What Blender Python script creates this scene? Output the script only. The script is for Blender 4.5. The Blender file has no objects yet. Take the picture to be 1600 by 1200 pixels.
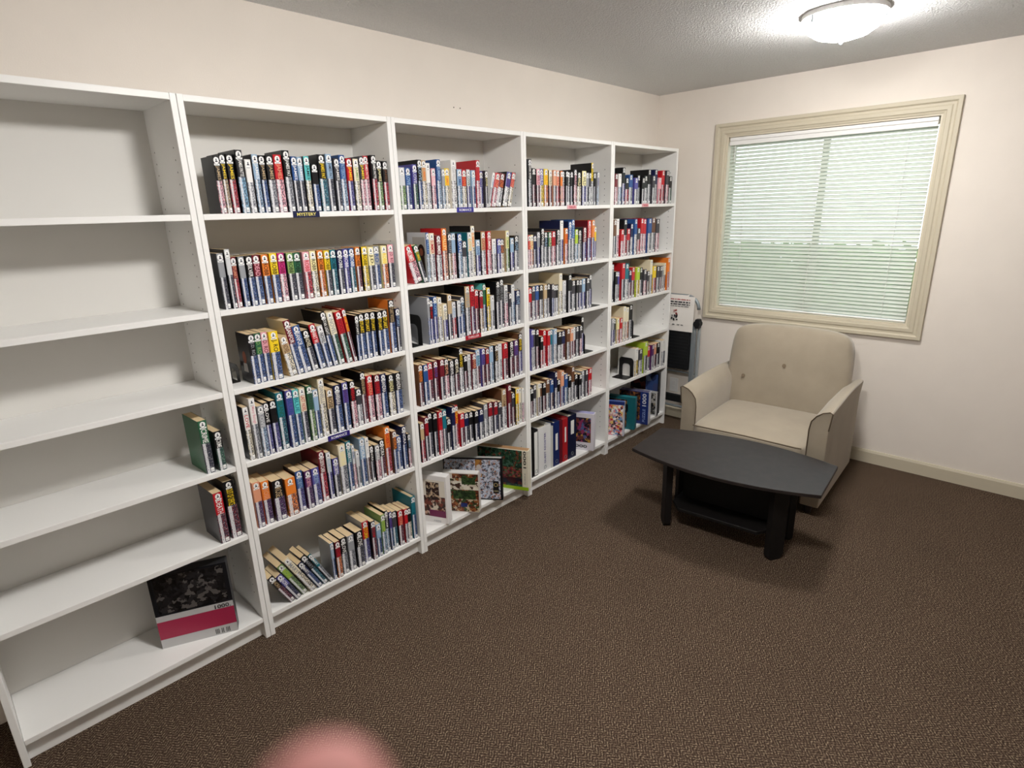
import bpy, math, random, string
from mathutils import Vector, Matrix, Euler
random.seed(7)
S = bpy.context.scene
COL = S.collection
R = math.radians

# ---------------------------------------------------------------- camera
cam_data = bpy.data.cameras.new('camera')
cam = bpy.data.objects.new('camera', cam_data)
COL.objects.link(cam)
YAW, PITCH, ROLL, FPX = 0.80547, -0.29376, -0.02703, 901.8
cy, sy, cp, sp = math.cos(YAW), math.sin(YAW), math.cos(PITCH), math.sin(PITCH)
d_ = Vector((sy*cp, cy*cp, sp)); r_ = Vector((cy, -sy, 0)); u_ = r_.cross(d_)
r2 = r_*math.cos(ROLL)+u_*math.sin(ROLL); u2 = -r_*math.sin(ROLL)+u_*math.cos(ROLL)
mw = Matrix(((r2.x, u2.x, -d_.x, -4.107), (r2.y, u2.y, -d_.y, -2.380), (r2.z, u2.z, -d_.z, 1.649), (0, 0, 0, 1)))
cam.matrix_world = mw
cam_data.sensor_width = 36.0
cam_data.lens = FPX/1600*36.0
cam_data.clip_start = 0.01
cam_data.dof.use_dof = True
cam_data.dof.focus_distance = 2.9
cam_data.dof.aperture_fstop = 4.6
S.camera = cam

# ---------------------------------------------------------------- world, exposure
S.view_settings.view_transform = 'Standard'
S.view_settings.look = 'None'
S.view_settings.gamma = 1.0
S.view_settings.use_curve_mapping = False
S.view_settings.exposure = 0.0
W = bpy.data.worlds.new('sky'); S.world = W; W.use_nodes = True
wn = W.node_tree.nodes; wl = W.node_tree.links
bg = wn['Background']
sky = wn.new('ShaderNodeTexSky'); sky.sky_type = 'PREETHAM'; sky.turbidity = 6; sky.sun_direction = (0.2, 0.5, 0.85)
mixw = wn.new('ShaderNodeMix'); mixw.data_type = 'RGBA'; mixw.inputs[0].default_value = 0.8
wl.new(sky.outputs[0], mixw.inputs[6]); mixw.inputs[7].default_value = (0.86, 0.95, 1.0, 1)
wl.new(mixw.outputs[2], bg.inputs[0]); bg.inputs[1].default_value = 4.0

LAMP_STRENGTH_NEAR, LAMP_STRENGTH_FAR = 102.0, 168.0
LAMP_COLOR = (1.0, 0.975, 0.95)

# ---------------------------------------------------------------- helpers
def lin(c):
    return tuple(((v/255)/12.92 if v/255 <= 0.04045 else ((v/255+0.055)/1.055)**2.4) for v in c)
def L4(c): return lin(c)+(1.0,)

MATS = {}
def mat(name, rgb=(200, 200, 200), rough=0.6, spec=0.3, metal=0.0, noise=0.0, nscale=40.0, bump=0.0, bscale=80.0, emit=None, sheen=0.0):
    if name in MATS: return MATS[name]
    m = bpy.data.materials.new(name); m.use_nodes = True
    nt = m.node_tree; b = nt.nodes['Principled BSDF']
    b.inputs['Base Color'].default_value = L4(rgb)
    b.inputs['Roughness'].default_value = rough
    b.inputs['Specular IOR Level'].default_value = spec
    b.inputs['Metallic'].default_value = metal
    if sheen: b.inputs['Sheen Weight'].default_value = sheen
    tc = nt.nodes.new('ShaderNodeTexCoord')
    if noise > 0:
        n = nt.nodes.new('ShaderNodeTexNoise'); n.inputs['Scale'].default_value = nscale; n.inputs['Detail'].default_value = 4
        nt.links.new(tc.outputs['Object'], n.inputs['Vector'])
        mr = nt.nodes.new('ShaderNodeMapRange'); mr.inputs['To Min'].default_value = 1-noise; mr.inputs['To Max'].default_value = 1+noise
        mr.inputs['From Min'].default_value = .3; mr.inputs['From Max'].default_value = .7
        nt.links.new(n.outputs[0], mr.inputs[0])
        mx = nt.nodes.new('ShaderNodeVectorMath'); mx.operation = 'SCALE'; mx.inputs[0].default_value = lin(rgb)
        nt.links.new(mr.outputs[0], mx.inputs['Scale']); nt.links.new(mx.outputs[0], b.inputs['Base Color'])
    if bump > 0:
        n2 = nt.nodes.new('ShaderNodeTexNoise'); n2.inputs['Scale'].default_value = bscale; n2.inputs['Detail'].default_value = 3
        nt.links.new(tc.outputs['Object'], n2.inputs['Vector'])
        bp = nt.nodes.new('ShaderNodeBump'); bp.inputs['Strength'].default_value = bump; bp.inputs['Distance'].default_value = 0.01
        nt.links.new(n2.outputs[0], bp.inputs['Height']); nt.links.new(bp.outputs[0], b.inputs['Normal'])
    if emit:
        b.inputs['Emission Color'].default_value = emit[0]+(1,); b.inputs['Emission Strength'].default_value = emit[1]
    MATS[name] = m
    return m

class MB:
    def __init__(s): s.v = []; s.f = []; s.m = []; s.uv = []; s.col = []
    def poly(s, pts, mi=0, uv=None, col=None):
        i = len(s.v); s.v += [tuple(p) for p in pts]; s.f.append(tuple(range(i, i+len(pts)))); s.m.append(mi)
        s.uv.append(uv or [(-1, -1)]*len(pts)); s.col.append(col)
        return s
    def mesh(s, vs, fs, mi=0):
        i = len(s.v); s.v += [tuple(p) for p in vs]
        for f in fs:
            s.f.append(tuple(i+k for k in f)); s.m.append(mi); s.uv.append([(-1, -1)]*len(f)); s.col.append(None)
        return s
    def box(s, a, b, mi=0, bev=0.0, M=None):
        x0, y0, z0 = a; x1, y1, z1 = b
        if x0 > x1: x0, x1 = x1, x0
        if y0 > y1: y0, y1 = y1, y0
        if z0 > z1: z0, z1 = z1, z0
        if bev <= 0:
            vs = [(x0,y0,z0),(x1,y0,z0),(x1,y1,z0),(x0,y1,z0),(x0,y0,z1),(x1,y0,z1),(x1,y1,z1),(x0,y1,z1)]
            fs = [(0,3,2,1),(4,5,6,7),(0,1,5,4),(1,2,6,5),(2,3,7,6),(3,0,4,7)]
        else:
            c = min(bev, (x1-x0)/2.01, (y1-y0)/2.01, (z1-z0)/2.01)
            vs = []; idx = {}
            for ix, X in enumerate((x0, x1)):
                for iy, Y in enumerate((y0, y1)):
                    for iz, Z in enumerate((z0, z1)):
                        sx = 1 if ix == 0 else -1; sy_ = 1 if iy == 0 else -1; sz = 1 if iz == 0 else -1
                        idx[(ix,iy,iz,'x')] = len(vs); vs.append((X, Y+sy_*c, Z+sz*c))
                        idx[(ix,iy,iz,'y')] = len(vs); vs.append((X+sx*c, Y, Z+sz*c))
                        idx[(ix,iy,iz,'z')] = len(vs); vs.append((X+sx*c, Y+sy_*c, Z))
            q = lambda *k: tuple(idx[j] for j in k)
            fs = []
            fs.append(q((0,0,0,'x'),(0,0,1,'x'),(0,1,1,'x'),(0,1,0,'x'))); fs.append(q((1,0,0,'x'),(1,1,0,'x'),(1,1,1,'x'),(1,0,1,'x')))
            fs.append(q((0,0,0,'y'),(1,0,0,'y'),(1,0,1,'y'),(0,0,1,'y'))); fs.append(q((0,1,0,'y'),(0,1,1,'y'),(1,1,1,'y'),(1,1,0,'y')))
            fs.append(q((0,0,0,'z'),(0,1,0,'z'),(1,1,0,'z'),(1,0,0,'z'))); fs.append(q((0,0,1,'z'),(1,0,1,'z'),(1,1,1,'z'),(0,1,1,'z')))
            for i in (0,1):
                for j in (0,1):
                    fs.append(q((i,j,0,'x'),(i,j,1,'x'),(i,j,1,'y'),(i,j,0,'y')))
                    fs.append(q((i,0,j,'x'),(i,1,j,'x'),(i,1,j,'z'),(i,0,j,'z')))
                    fs.append(q((0,i,j,'y'),(1,i,j,'y'),(1,i,j,'z'),(0,i,j,'z')))
                    for k in (0,1): fs.append(q((i,j,k,'x'),(i,j,k,'y'),(i,j,k,'z')))
        if M is not None: vs = [tuple(M @ Vector(p)) for p in vs]
        return s.mesh(vs, fs, mi)
    def prism(s, prof, axis, a, b, mi=0, caps=True):
        """prof: 2D closed outline in the plane perpendicular to axis ('x': (y,z), 'y': (x,z), 'z': (x,y))"""
        def P(p, t):
            return {'x': (t, p[0], p[1]), 'y': (p[0], t, p[1]), 'z': (p[0], p[1], t)}[axis]
        n = len(prof)
        vs = [P(p, a) for p in prof]+[P(p, b) for p in prof]
        fs = [(i, (i+1) % n, n+(i+1) % n, n+i) for i in range(n)]
        if caps: fs += [tuple(range(n))[::-1], tuple(range(n, 2*n))]
        return s.mesh(vs, fs, mi)
    def tube(s, pts, r, n=8, mi=0, caps=True, closed=False):
        pts = [Vector(p) for p in pts]; rings = []; N = len(pts)
        prev = None
        for i, p in enumerate(pts):
            if closed: t = (pts[(i+1) % N]-pts[i-1]).normalized()
            else: t = (pts[min(i+1, N-1)]-pts[max(i-1, 0)]).normalized()
            if prev is None:
                a = Vector((0, 0, 1)) if abs(t.z) < .9 else Vector((1, 0, 0)); x = t.cross(a).normalized()
            else: x = (prev-t*prev.dot(t)).normalized()
            prev = x; y = t.cross(x); rr = r[i] if isinstance(r, (list, tuple)) else r
            rings.append([p+x*math.cos(2*math.pi*k/n)*rr+y*math.sin(2*math.pi*k/n)*rr for k in range(n)])
        vs = [q for ring in rings for q in ring]; fs = []
        for i in range(N if closed else N-1):
            j = (i+1) % N
            for k in range(n): fs.append((i*n+k, i*n+(k+1) % n, j*n+(k+1) % n, j*n+k))
        if caps and not closed: fs += [tuple(range(n))[::-1], tuple(range((N-1)*n, N*n))]
        return s.mesh(vs, fs, mi)
    def disc(s, c, r, nrm='y', n=12, mi=0, rz=None):
        rz = rz or r; pts = []
        for k in range(n):
            a = 2*math.pi*k/n; ca, sa = r*math.cos(a), rz*math.sin(a)
            pts.append({'y': (c[0]+ca, c[1], c[2]+sa), 'x': (c[0], c[1]-ca, c[2]+sa), 'z': (c[0]+ca, c[1]+sa, c[2])}[nrm])
        return s.poly(pts, mi)
    def build(s, name, mats, parent=None, smooth=False, mesh_only=False, fixn=True):
        me = bpy.data.meshes.new(name); me.from_pydata(s.v, [], s.f)
        for m in (mats if isinstance(mats, (list, tuple)) else [mats]): me.materials.append(m)
        me.polygons.foreach_set('material_index', s.m)
        uvl = me.uv_layers.new(name='UVMap'); flat = []
        for u in s.uv:
            for q in u: flat += list(q)
        uvl.data.foreach_set('uv', flat)
        if any(c is not None for c in s.col):
            for nm, k in (('Col', 0), ('Col2', 1)):
                at = me.color_attributes.new(nm, 'FLOAT_COLOR', 'CORNER'); fl = []
                for f, c in zip(s.f, s.col):
                    cc = (c[k] if c else (.5, .5, .5)); fl += (list(cc)+[1.0])*len(f)
                at.data.foreach_set('color', fl)
        if fixn:
            import bmesh
            bm = bmesh.new(); bm.from_mesh(me); bmesh.ops.recalc_face_normals(bm, faces=bm.faces); bm.to_mesh(me); bm.free()
        if smooth:
            me.polygons.foreach_set('use_smooth', [True]*len(me.polygons))
        me.update()
        if mesh_only: return me
        return link(name, me, parent)

def link(name, me, parent=None):
    o = bpy.data.objects.new(name, me); COL.objects.link(o)
    if parent is not None: o.parent = parent
    return o
def tag(o, label=None, cat=None, group=None, kind=None):
    if label: o['label'] = label
    if cat: o['category'] = cat
    if group: o['group'] = group
    if kind: o['kind'] = kind
    return o
def empty(name, loc=(0, 0, 0), rz=0.0, label=None, cat=None, group=None):
    o = bpy.data.objects.new(name, None); o.empty_display_size = .05; COL.objects.link(o)
    o.location = loc; o.rotation_euler = (0, 0, rz)
    return tag(o, label, cat, group)
def struct(o): o['kind'] = 'structure'; return o
def subsurf(o, lv=2, crease=None):
    m = o.modifiers.new('sub', 'SUBSURF'); m.levels = lv; m.render_levels = lv
    o.data.polygons.foreach_set('use_smooth', [True]*len(o.data.polygons)); return o
def bevel(o, w=.01, seg=2):
    m = o.modifiers.new('bev', 'BEVEL'); m.width = w; m.segments = seg; m.limit_method = 'ANGLE'; m.angle_limit = R(40); return o
_tc = {}
def text_mesh(txt):
    """flat lettering mesh, normalised to height 1 (cap) starting at x=0; returns mesh, width"""
    if txt in _tc: return _tc[txt]
    cu = bpy.data.curves.new('lettering', 'FONT'); cu.body = txt; cu.size = 1.0; cu.resolution_u = 2
    cu.offset = 0.012
    o = bpy.data.objects.new('lettering', cu); COL.objects.link(o)
    dg = bpy.context.evaluated_depsgraph_get()
    me = bpy.data.meshes.new_from_object(o.evaluated_get(dg))
    bpy.data.objects.remove(o)
    xs = [v.co.x for v in me.vertices] or [0, 1]; ys = [v.co.y for v in me.vertices] or [0, 1]
    x0, x1, y0, y1 = min(xs), max(xs), min(ys), max(ys)
    for v in me.vertices:
        v.co.x = (v.co.x-x0); v.co.y = (v.co.y-y0)/(y1-y0)*1.0
    _tc[txt] = (me, x1-x0)
    return _tc[txt]
def lettering(name, txt, parent, origin, xdir, ydir, height, length, m, center=False):
    me0, w = text_mesh(txt)
    key = ('L', txt, m.name)
    if key not in _tc:
        me = me0.copy(); me.materials.clear(); me.materials.append(m); _tc[key] = me
    o = link(name, _tc[key], parent)
    xd = Vector(xdir).normalized(); yd = Vector(ydir).normalized(); zd = xd.cross(yd)
    sx = length/w; org = Vector(origin)
    if center: org = org-xd*length/2-yd*height/2
    o.matrix_local = Matrix(((xd.x*sx, yd.x*height, zd.x, org.x), (xd.y*sx, yd.y*height, zd.y, org.y), (xd.z*sx, yd.z*height, zd.z, org.z), (0, 0, 0, 1)))
    return o

# ---------------------------------------------------------------- materials
M_wall = mat('wall_paint', (233, 225, 215), .85, .1, noise=.015, nscale=6, bump=.05, bscale=220)
M_ceil = mat('stipple_ceiling', (226, 226, 226), .8, .25, noise=.04, nscale=140, bump=1.0, bscale=130)
M_trim = mat('window_trim_paint', (201, 192, 170), .5, .35)
M_jamb = mat('window_jamb_paint', (214, 205, 184), .5, .35)
M_white = mat('white_foil', (240, 239, 236), .42, .35)
M_back = mat('white_backing', (222, 220, 215), .6, .2)
M_hole = mat('dark_hole', (70, 66, 60), .9, .1)
M_black = mat('black_lacquer', (14, 13, 13), .35, .4)
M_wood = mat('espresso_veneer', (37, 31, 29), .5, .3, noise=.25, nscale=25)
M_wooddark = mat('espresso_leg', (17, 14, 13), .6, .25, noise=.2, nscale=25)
M_fab = mat('taupe_microfibre', (160, 149, 131), .95, .1, noise=.06, nscale=7, bump=.15, bscale=260, sheen=.35)
M_seam = mat('dark_piping', (92, 80, 66), .9, .1)
M_steel = mat('grey_powder_steel', (138, 146, 150), .38, .5, metal=.35)
M_plast = mat('black_ribbed_plastic', (17, 19, 22), .55, .35)
M_paper = mat('white_paper', (236, 232, 226), .7, .2)
M_page = mat('page_paper', (222, 198, 158), .9, .05, noise=.06, nscale=300)
M_pagew = mat('pale_page_paper', (232, 222, 202), .9, .05, noise=.05, nscale=300)
M_stick = mat('sticker_white', (240, 240, 238), .5, .3)
M_mark = mat('sticker_mark', (45, 45, 60), .6, .2)
M_metalblack = mat('black_bookend_steel', (16, 16, 17), .4, .45)
M_slat = None

def carpet():
    m = bpy.data.materials.new('woven_carpet'); m.use_nodes = True; nt = m.node_tree; N = nt.nodes; Lk = nt.links
    b = N['Principled BSDF']; b.inputs['Roughness'].default_value = .95; b.inputs['Specular IOR Level'].default_value = .05
    tc = N.new('ShaderNodeTexCoord'); sep = N.new('ShaderNodeSeparateXYZ'); 
    nz = N.new('ShaderNodeTexNoise'); nz.inputs['Scale'].default_value = 70; nz.inputs['Detail'].default_value = 2
    Lk.new(tc.outputs['Object'], nz.inputs['Vector'])
    rot = N.new('ShaderNodeMapping'); rot.inputs['Rotation'].default_value = (0, 0, R(8))
    Lk.new(tc.outputs['Object'], rot.inputs[0])
    dist = N.new('ShaderNodeVectorMath'); dist.operation = 'SCALE'; dist.inputs['Scale'].default_value = .006
    Lk.new(nz.outputs['Color'], dist.inputs[0])
    add = N.new('ShaderNodeVectorMath'); Lk.new(rot.outputs[0], add.inputs[0]); Lk.new(dist.outputs[0], add.inputs[1])
    Lk.new(add.outputs[0], sep.inputs[0])
    def M(op, a, bb=None, c=None):
        n = N.new('ShaderNodeMath'); n.operation = op
        for i, v in enumerate((a, bb, c)):
            if v is None: continue
            if isinstance(v, (int, float)): n.inputs[i].default_value = v
            else: Lk.new(v, n.inputs[i])
        return n.outputs[0]
    w, p = .019, .0122
    tri = M('PINGPONG', sep.outputs[0], w)                       # zigzag
    ph = M('DIVIDE', M('ADD', sep.outputs[1], M('MULTIPLY', tri, 1.1)), p)
    st = M('PINGPONG', ph, .5)                                     # 0..0.5
    cell = N.new('ShaderNodeTexNoise'); cell.inputs['Scale'].default_value = 190; cell.inputs['Detail'].default_value = 2
    Lk.new(tc.outputs['Object'], cell.inputs['Vector'])
    val = M('ADD', M('MULTIPLY', st, 1.15), M('MULTIPLY', M('SUBTRACT', cell.outputs[0], .5), 2.0))
    cr = N.new('ShaderNodeValToRGB'); e = cr.color_ramp.elements
    e[0].position = .0; e[0].color = L4((54, 42, 34)); e[1].position = .75; e[1].color = L4((150, 134, 112))
    k = e.new(.28); k.color = L4((80, 65, 54)); k = e.new(.5); k.color = L4((98, 82, 68))
    Lk.new(val, cr.inputs[0])
    big = N.new('ShaderNodeTexNoise'); big.inputs['Scale'].default_value = 3; Lk.new(tc.outputs['Object'], big.inputs['Vector'])
    mr = N.new('ShaderNodeMapRange'); mr.inputs['To Min'].default_value = .9; mr.inputs['To Max'].default_value = 1.1; Lk.new(big.outputs[0], mr.inputs[0])
    sc = N.new('ShaderNodeVectorMath'); sc.operation = 'SCALE'; Lk.new(cr.outputs[0], sc.inputs[0]); Lk.new(mr.outputs[0], sc.inputs['Scale'])
    Lk.new(sc.outputs[0], b.inputs['Base Color'])
    bp = N.new('ShaderNodeBump'); bp.inputs['Strength'].default_value = .7; bp.inputs['Distance'].default_value = .004
    Lk.new(val, bp.inputs['Height']); Lk.new(bp.outputs[0], b.inputs['Normal'])
    return m
M_carpet = carpet()

def slat_mat():
    m = bpy.data.materials.new('blind_slat_vinyl'); m.use_nodes = True; nt = m.node_tree
    b = nt.nodes['Principled BSDF']; b.inputs['Base Color'].default_value = L4((232, 232, 224)); b.inputs['Roughness'].default_value = .4
    tr = nt.nodes.new('ShaderNodeBsdfTranslucent'); tr.inputs[0].default_value = L4((225, 235, 228))
    mx = nt.nodes.new('ShaderNodeMixShader'); mx.inputs[0].default_value = .42
    nt.links.new(b.outputs[0], mx.inputs[1]); nt.links.new(tr.outputs[0], mx.inputs[2]); nt.links.new(mx.outputs[0], nt.nodes['Material Output'].inputs[0])
    return m
M_slat = slat_mat()
def glass_mat():
    m = bpy.data.materials.new('window_glass'); m.use_nodes = True; nt = m.node_tree
    t = nt.nodes.new('ShaderNodeBsdfTransparent'); t.inputs[0].default_value = (.93, .96, .95, 1)
    g = nt.nodes.new('ShaderNodeBsdfGlossy'); g.inputs['Roughness'].default_value = .02
    fr = nt.nodes.new('ShaderNodeFresnel'); fr.inputs[0].default_value = 1.45
    mx = nt.nodes.new('ShaderNodeMixShader'); nt.links.new(fr.outputs[0], mx.inputs[0])
    nt.links.new(t.outputs[0], mx.inputs[1]); nt.links.new(g.outputs[0], mx.inputs[2]); nt.links.new(mx.outputs[0], nt.nodes['Material Output'].inputs[0])
    return m
M_glass = glass_mat()

def cover_mat(name, attr):
    """printed book cover: title area on top, busy small print on the lower spine. UV: u across spine, v up."""
    m = bpy.data.materials.new(name); m.use_nodes = True; nt = m.node_tree; N = nt.nodes; Lk = nt.links
    b = N['Principled BSDF']; b.inputs['Roughness'].default_value = .32; b.inputs['Specular IOR Level'].default_value = .4
    def colsrc(nm, kind):
        a = N.new('ShaderNodeAttribute'); a.attribute_type = kind; a.attribute_name = nm; return a.outputs['Color']
    if attr:
        c1 = colsrc('Col', 'GEOMETRY'); c2 = colsrc('Col2', 'GEOMETRY'); c3 = c1
    else:
        oi = N.new('ShaderNodeObjectInfo'); c1 = oi.outputs['Color']
        c2 = colsrc('lower_colour', 'OBJECT'); c3 = colsrc('side_colour', 'OBJECT')
    uv = N.new('ShaderNodeUVMap'); uv.uv_map = 'UVMap'; sep = N.new('ShaderNodeSeparateXYZ'); Lk.new(uv.outputs[0], sep.inputs[0])
    def M(op, a, bb=None):
        n = N.new('ShaderNodeMath'); n.operation = op
        for i, v in enumerate((a, bb)):
            if v is None: continue
            if isinstance(v, (int, float)): n.inputs[i].default_value = v
            else: Lk.new(v, n.inputs[i])
        return n.outputs[0]
    u, v = sep.outputs[0], sep.outputs[1]
    low = M('MULTIPLY', M('LESS_THAN', v, .575), M('GREATER_THAN', v, 0.0))
    mp = N.new('ShaderNodeMapping'); mp.inputs['Scale'].default_value = (9, 48, 1); Lk.new(uv.outputs[0], mp.inputs[0])
    n1 = N.new('ShaderNodeTexNoise'); n1.inputs['Scale'].default_value = 1.0; n1.inputs['Detail'].default_value = 3; n1.inputs['Roughness'].default_value = .8
    Lk.new(mp.outputs[0], n1.inputs['Vector'])
    # left column mostly white print, right columns broken
    fu = M('FRACT', u)
    colw = M('LESS_THAN', M('ABSOLUTE', M('SUBTRACT', fu, .30)), .14)
    thr = M('SUBTRACT', .60, M('MULTIPLY', colw, .19))
    ink = M('GREATER_THAN', n1.outputs[0], thr)
    mp2 = N.new('ShaderNodeMapping'); mp2.inputs['Scale'].default_value = (7, 22, 1); mp2.inputs['Location'].default_value = (3, 9, 0); Lk.new(uv.outputs[0], mp2.inputs[0])
    n2 = N.new('ShaderNodeTexNoise'); n2.inputs['Scale'].default_value = 1.0; n2.inputs['Detail'].default_value = 2; Lk.new(mp2.outputs[0], n2.inputs['Vector'])
    dark = M('GREATER_THAN', n2.outputs[0], .47)
    mA = N.new('ShaderNodeMix'); mA.data_type = 'RGBA'; Lk.new(M('MULTIPLY', dark, .8), mA.inputs[0]); Lk.new(c2, mA.inputs[6]); mA.inputs[7].default_value = (.02, .025, .05, 1)
    mB = N.new('ShaderNodeMix'); mB.data_type = 'RGBA'; Lk.new(M('MULTIPLY', ink, .85), mB.inputs[0]); Lk.new(mA.outputs[2], mB.inputs[6]); mB.inputs[7].default_value = (.78, .78, .80, 1)
    mC = N.new('ShaderNodeMix'); mC.data_type = 'RGBA'; Lk.new(low, mC.inputs[0]); Lk.new(c1, mC.inputs[6]); Lk.new(mB.outputs[2], mC.inputs[7])
    mD = N.new('ShaderNodeMix'); mD.data_type = 'RGBA'; Lk.new(M('LESS_THAN', v, -.5), mD.inputs[0]); Lk.new(mC.outputs[2], mD.inputs[6]); Lk.new(c3, mD.inputs[7])
    Lk.new(mD.outputs[2], b.inputs['Base Color'])
    return m
M_cover = cover_mat('book_cover_print', False)
M_coverA = cover_mat('book_cover_print_joined', True)

def print_mat(name, cols, scale=30, seed=0.0, detail=True, rough=.25):
    """busy printed picture (jigsaw box art): small coloured patches"""
    m = bpy.data.materials.new(name); m.use_nodes = True; nt = m.node_tree; N = nt.nodes; Lk = nt.links
    b = N['Principled BSDF']; b.inputs['Roughness'].default_value = rough; b.inputs['Specular IOR Level'].default_value = .4
    tc = N.new('ShaderNodeTexCoord'); mp = N.new('ShaderNodeMapping'); mp.inputs['Location'].default_value = (seed, seed*2, seed*.5)
    Lk.new(tc.outputs['Object'], mp.inputs[0])
    nz = N.new('ShaderNodeTexNoise'); nz.inputs['Scale'].default_value = scale*1.2; Lk.new(mp.outputs[0], nz.inputs['Vector'])
    sc = N.new('ShaderNodeVectorMath'); sc.operation = 'SCALE'; sc.inputs['Scale'].default_value = .03; Lk.new(nz.outputs['Color'], sc.inputs[0])
    ad = N.new('ShaderNodeVectorMath'); Lk.new(mp.outputs[0], ad.inputs[0]); Lk.new(sc.outputs[0], ad.inputs[1])
    vo = N.new('ShaderNodeTexVoronoi'); vo.inputs['Scale'].default_value = scale; Lk.new(ad.outputs[0], vo.inputs['Vector'])
    sp_ = N.new('ShaderNodeSeparateXYZ'); Lk.new(vo.outputs['Color'], sp_.inputs[0])
    cr = N.new('ShaderNodeValToRGB'); cr.color_ramp.interpolation = 'CONSTANT'; e = cr.color_ramp.elements
    n = len(cols); e[0].position = 0; e[0].color = L4(cols[0]); e[1].position = 1.0/n; e[1].color = L4(cols[1])
    for i in range(2, n): k = e.new(i/n); k.color = L4(cols[i])
    Lk.new(sp_.outputs[0], cr.inputs[0])
    Lk.new(cr.outputs[0], b.inputs['Base Color'])
    return m

# ================================================================ ROOM SHELL
CEIL = 2.41; RX, RY = -5.6, -4.4
o = MB().box((RX-.1, RY-.1, -.1), (.14, .1, 0)).build('floor', M_carpet); struct(o)
o = MB().box((RX-.1, RY-.1, CEIL), (.14, .1, CEIL+.1)).build('ceiling', M_ceil); struct(o)
wb = struct(MB().box((RX-.1, 0, 0), (.14, .1, CEIL)).build('wall_back', M_wall))
struct(MB().box((RX-.1, RY-.1, 0), (.14, RY, CEIL)).build('wall_front', M_wall))
struct(MB().box((RX-.1, RY, 0), (RX, 0, CEIL)).build('wall_left', M_wall))
nh = MB()
for x, z in ((-1.997, 2.145), (-1.955, 2.145)): nh.disc((x, -.0006, z), .0035, 'y', 8)
nh.build('nail_hole', M_hole, wb)
# window wall with opening
WY0, WY1, WZ0, WZ1 = -1.74, -.535, .918, 2.088       # inner opening
w = MB()
w.box((0, RY, 0), (.14, WY0, CEIL)); w.box((0, WY1, 0), (.14, 0, CEIL))
w.box((0, WY0, 0), (.14, WY1, WZ0)); w.box((0, WY0, WZ1), (.14, WY1, CEIL))
wr = struct(w.build('wall_right', M_wall))
# baseboards
bb = MB().prism([(-.0135, .0), (-.0135, .072), (-.008, .086), (0, .086), (0, 0)], 'y', RY, -.002)
o = bb.build('baseboard_right', M_trim); struct(o)
struct(MB().prism([(-.0135, .0), (-.0135, .072), (-.008, .086), (0, .086), (0, 0)], 'x', -.19, -.014).build('baseboard_back', M_trim))
# casing: stepped profile, four mitred lengths
def casing(name, p0, p1, inward):
    """profile from inner edge (0) to outer edge (.08) and proud of the wall; mitred at both ends"""
    prof = [(0, 0), (0, -.010), (.012, -.013), (.016, -.018), (.034, -.018), (.040, -.014), (.052, -.014), (.060, -.022), (.078, -.022), (.080, -.018), (.080, 0)]
    m = MB(); p0 = Vector(p0); p1 = Vector(p1); d = (p1-p0).normalized(); n = Vector(inward)*-1
    vs = []
    for end, P, sgn in ((0, p0, -1), (1, p1, 1)):
        for a, x in prof: vs.append(tuple(P+n*a+d*sgn*a+Vector((x, 0, 0))))
    k = len(prof); fs = [(i, (i+1) % k, k+(i+1) % k, k+i) for i in range(k)]+[tuple(range(k))[::-1], tuple(range(k, 2*k))]
    m.mesh(vs, fs); return m
win = empty('window_1', (0, (WY0+WY1)/2, WZ0)); struct(win)
win['label'] = 'beige cased window with white mini blind'
wo = Vector(win.location)
def wbuild(m, name, mt, **k):
    o = m.build(name, mt, win, **k); o.matrix_parent_inverse = Matrix.Translation(-wo); return o
wbuild(casing('c', (0, WY1, WZ0), (0, WY1, WZ1), (0, -1, 0)), 'casing', M_trim)
wbuild(casing('c', (0, WY0, WZ0), (0, WY0, WZ1), (0, 1, 0)), 'casing', M_trim)
wbuild(casing('c', (0, WY0, WZ1), (0, WY1, WZ1), (0, 0, -1)), 'casing', M_trim)
wbuild(casing('c', (0, WY0, WZ0), (0, WY1, WZ0), (0, 0, 1)), 'casing', M_trim)
j = MB()   # jamb lining
j.box((-.004, WY1-.010, WZ0), (.139, WY1+.002, WZ1)); j.box((-.004, WY0-.002, WZ0), (.139, WY0+.010, WZ1))
j.box((-.004, WY0+.010, WZ1-.010), (.139, WY1-.010, WZ1+.002)); j.box((-.004, WY0+.010, WZ0-.002), (.139, WY1-.010, WZ0+.010))
wbuild(j, 'jamb', M_jamb)
f = MB(); mid = (WY0+WY1)/2
for a, b in ((WY0+.010, WY0+.022), (WY1-.022, WY1-.010), (mid-.020, mid+.020)): f.box((.100, a, WZ0+.010), (.125, b, WZ1-.010), bev=.004)
f.box((.101, WY0+.022, WZ0+.010), (.123, WY1-.022, WZ0+.03)); f.box((.101, WY0+.022, WZ1-.04), (.123, WY1-.022, WZ1-.010))
wbuild(f, 'sash_frame', M_white)
for a, b in ((WY0+.022, mid-.020), (mid+.020, WY1-.022)):
    wbuild(MB().box((.110, a, WZ0+.03), (.114, b, WZ1-.04)), 'pane', M_glass)
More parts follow.
